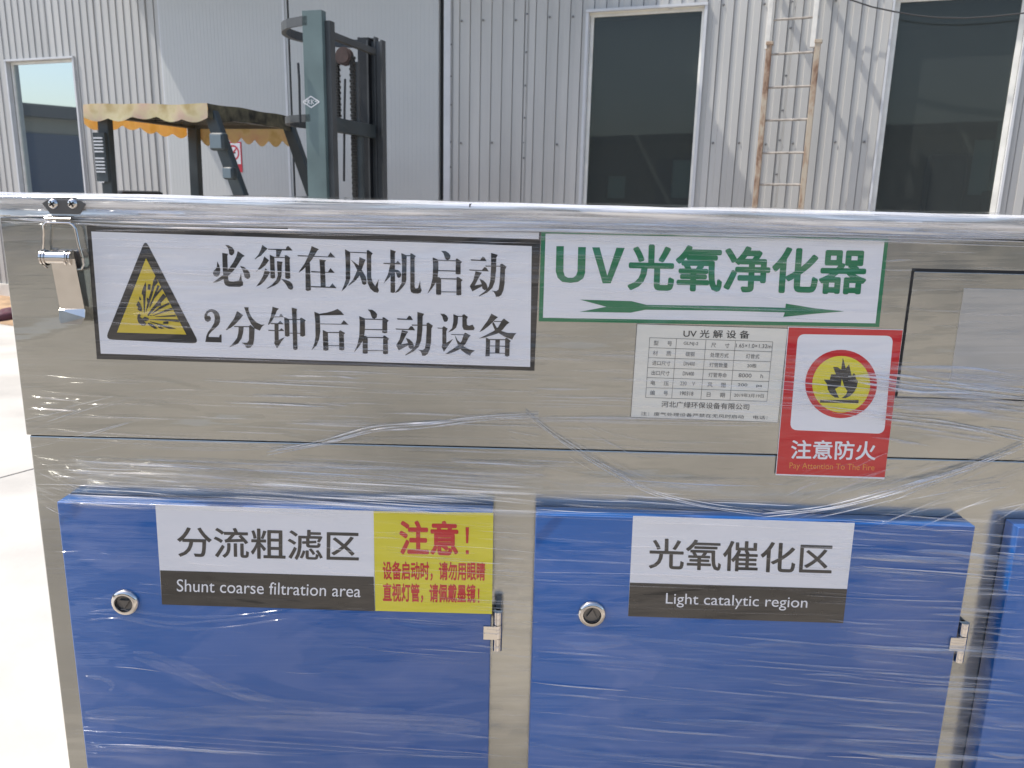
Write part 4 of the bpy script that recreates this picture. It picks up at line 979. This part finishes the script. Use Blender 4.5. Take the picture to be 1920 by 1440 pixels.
field(1600, 1935, 970, 1440, 40, (90, 360), .075, (4, 12), (9, 1, 0))
field(1000, 1800, 1180, 1440, 14, (120, 500), .085, (5, 14), (1, 0, 0))
field(130, 1010, 870, 958, 24, (200, 600), .062, (5, 12), (7, 3, 0))
# long gathered folds
def rope(pts, wpx, kind, n=3, spread=3.0):
    for r_ in range(n):
        o_ = (r_ - (n-1)/2)*spread
        P = [(x, y + o_*(0.3 + 1.2*abs(math.sin(i*.9 + r_)))) for i, (x, y) in enumerate(pts)]
        for k in range(len(P)-1):
            pass
        mb = creases[kind]; vs = []; Q = []
        for k in range(len(P)-1):                      # Catmull-Rom
            p0, p1, p2, p3 = (Vector(P[max(0, min(len(P)-1, k+j))]) for j in (-1, 0, 1, 2))
            for s_ in range(8):
                t_ = s_/8; Q.append(.5*((2*p1) + (p2-p0)*t_ + (2*p0-5*p1+4*p2-p3)*t_*t_ + (3*p1-p0-3*p2+p3)*t_**3))
        Q.append(Vector(P[-1])); m_ = len(Q)
        for k, c in enumerate(Q):
            d_ = (Q[min(k+1, m_-1)] - Q[max(k-1, 0)]).normalized().orthogonal(); e_ = math.sin(math.pi*(k+.3)/(m_-.4))**.4
            wv = wpx*.5*e_*(.7 + .5*math.sin(k*.35 + r_*2)**2)
            for s_, l_ in ((-1, 0), (0, .0011), (1, 0)):
                pp = c + d_*s_*wv; pt = onY(pp.x, pp.y, YU); vs.append(onY(pp.x, pp.y, film_y(pt.z) - l_ - .0006 - .0002*r_))
        mb.add(vs, [(3*k+j, 3*k+j+1, 3*(k+1)+j+1, 3*(k+1)+j) for k in range(m_-1) for j in (0, 1)], MF[kind])
rope([(500,848),(600,832),(700,806),(800,796),(900,785),(1010,780)], 3.2, 3, 3, 4)
rope([(240,838),(400,842),(560,838),(700,826)], 2.0, 2, 2, 3)
rope([(900,786),(1100,789),(1300,793),(1460,792)], 3.0, 2, 3, 4)
rope([(985,770),(1030,810),(1090,850),(1160,890),(1230,925),(1330,950),(1430,962)], 1.8, 3, 3, 4)
rope([(1430,964),(1540,955),(1640,932),(1740,900),(1830,872),(1925,835)], 3.0, 3, 3, 4)
rope([(1590,709),(1650,713),(1720,722),(1800,728),(1925,744)], 4.5, 3, 4, 6)
rope([(1500,738),(1600,745),(1760,752),(1925,770)], 3.0, 2, 4, 7)
rope([(1560,770),(1700,786),(1800,800),(1925,826)], 3.0, 3, 2, 6)
rope([(110,940),(250,944),(480,950),(700,955),(930,962),(1300,972)], 2.6, 2, 4, 4)
rope([(140,1370),(300,1382),(520,1398),(760,1412),(1000,1424)], 2.0, 2, 2, 8)
rope([(20,407),(200,414),(500,420),(860,425),(1200,432),(1925,452)], 5.0, 3, 4, 5)
rope([(170,392),(500,402),(900,409),(1400,422),(1925,436)], 5.0, 2, 5, 6)
rope([(560,436),(800,439),(1010,444),(1400,444),(1925,458)], 3.0, 2, 3, 4)
rope([(180,425),(420,430),(700,436)], 4.0, 2, 3, 5)
# waved cling patches on the first door
rope([(250,1225),(300,1240),(380,1275),(480,1310),(600,1330),(760,1340)], 16, 1, 2, 12)
rope([(160,1338),(300,1345),(520,1350),(900,1362)], 26, 1, 2, 14)
rope([(160,1268),(190,1272),(212,1285),(205,1296)], 9, 1, 1, 4)
rope([(165,1150),(230,1155),(320,1168),(420,1163),(540,1150)], 6, 1, 3, 9)
for k, nm in ((1, 'faint'), (2, 'clear'), (3, 'bright')):
    creases[k].build('stretch_film_crease', cab, smooth=True, kind='stuff', label={1: 'faint pulled streaks in the clear stretch film', 2: 'clear narrow folds in the stretch film', 3: 'bright gathered folds of the stretch film'}[k])
# film pulled over the top edge: a rippled sheet from the lid's top round the front edge
bm = MB(); NXF, prof = 260, []
for k in range(15):
    t_ = k/14
    if t_ < .55: a = t_/.55; prof.append((YL + .12*(1-a)**1.5, ZTOP + .0016 + .0012*math.sin(a*9)))
    else: a = (t_-.55)/.45; prof.append((YL - .0032 - .001*math.sin(a*6), ZTOP + .0010 - .020*a))
rg = random.Random(4); phs = [rg.uniform(0, 6.28) for _ in range(40)]
vs = []
for i in range(NXF+1):
    x = XL - .002 + (XR - XL + .004)*i/NXF
    for k, (y, z) in enumerate(prof):
        r1_ = .0011*math.sin(x*9 + k*1.3 + phs[k]) + .0007*math.sin(x*23 + k*2.2 + phs[k+1])
        e_ = .0016*math.sin(x*5.1+1) if k == len(prof)-1 else 0
        vs.append((x, y - max(0, r1_)*.8 - .0004*(k % 2), z + abs(r1_)*1.0*(1 if k < 9 else .2) + e_*1.5))
m_ = len(prof)
bm.add(vs, [(i*m_+k, (i+1)*m_+k, (i+1)*m_+k+1, i*m_+k+1) for i in range(NXF) for k in range(m_-1)], M_FE)
bm.build('stretch_film_edge', cab, smooth=True, label='white gathered edge of the stretch film along the top of the lid')
# small black torn speck on the top edge
p = onY(882, 385, YL-.006); MB().prism([(p.x-.0012, p.z-.002), (p.x+.0, p.z-.002), (p.x+.0002, p.z+.0005), (p.x+.002, p.z+.0018), (p.x-.0012, p.z+.0018)], YL-.0065, YL-.0060, M_GAP).build('torn_scrap', cab)
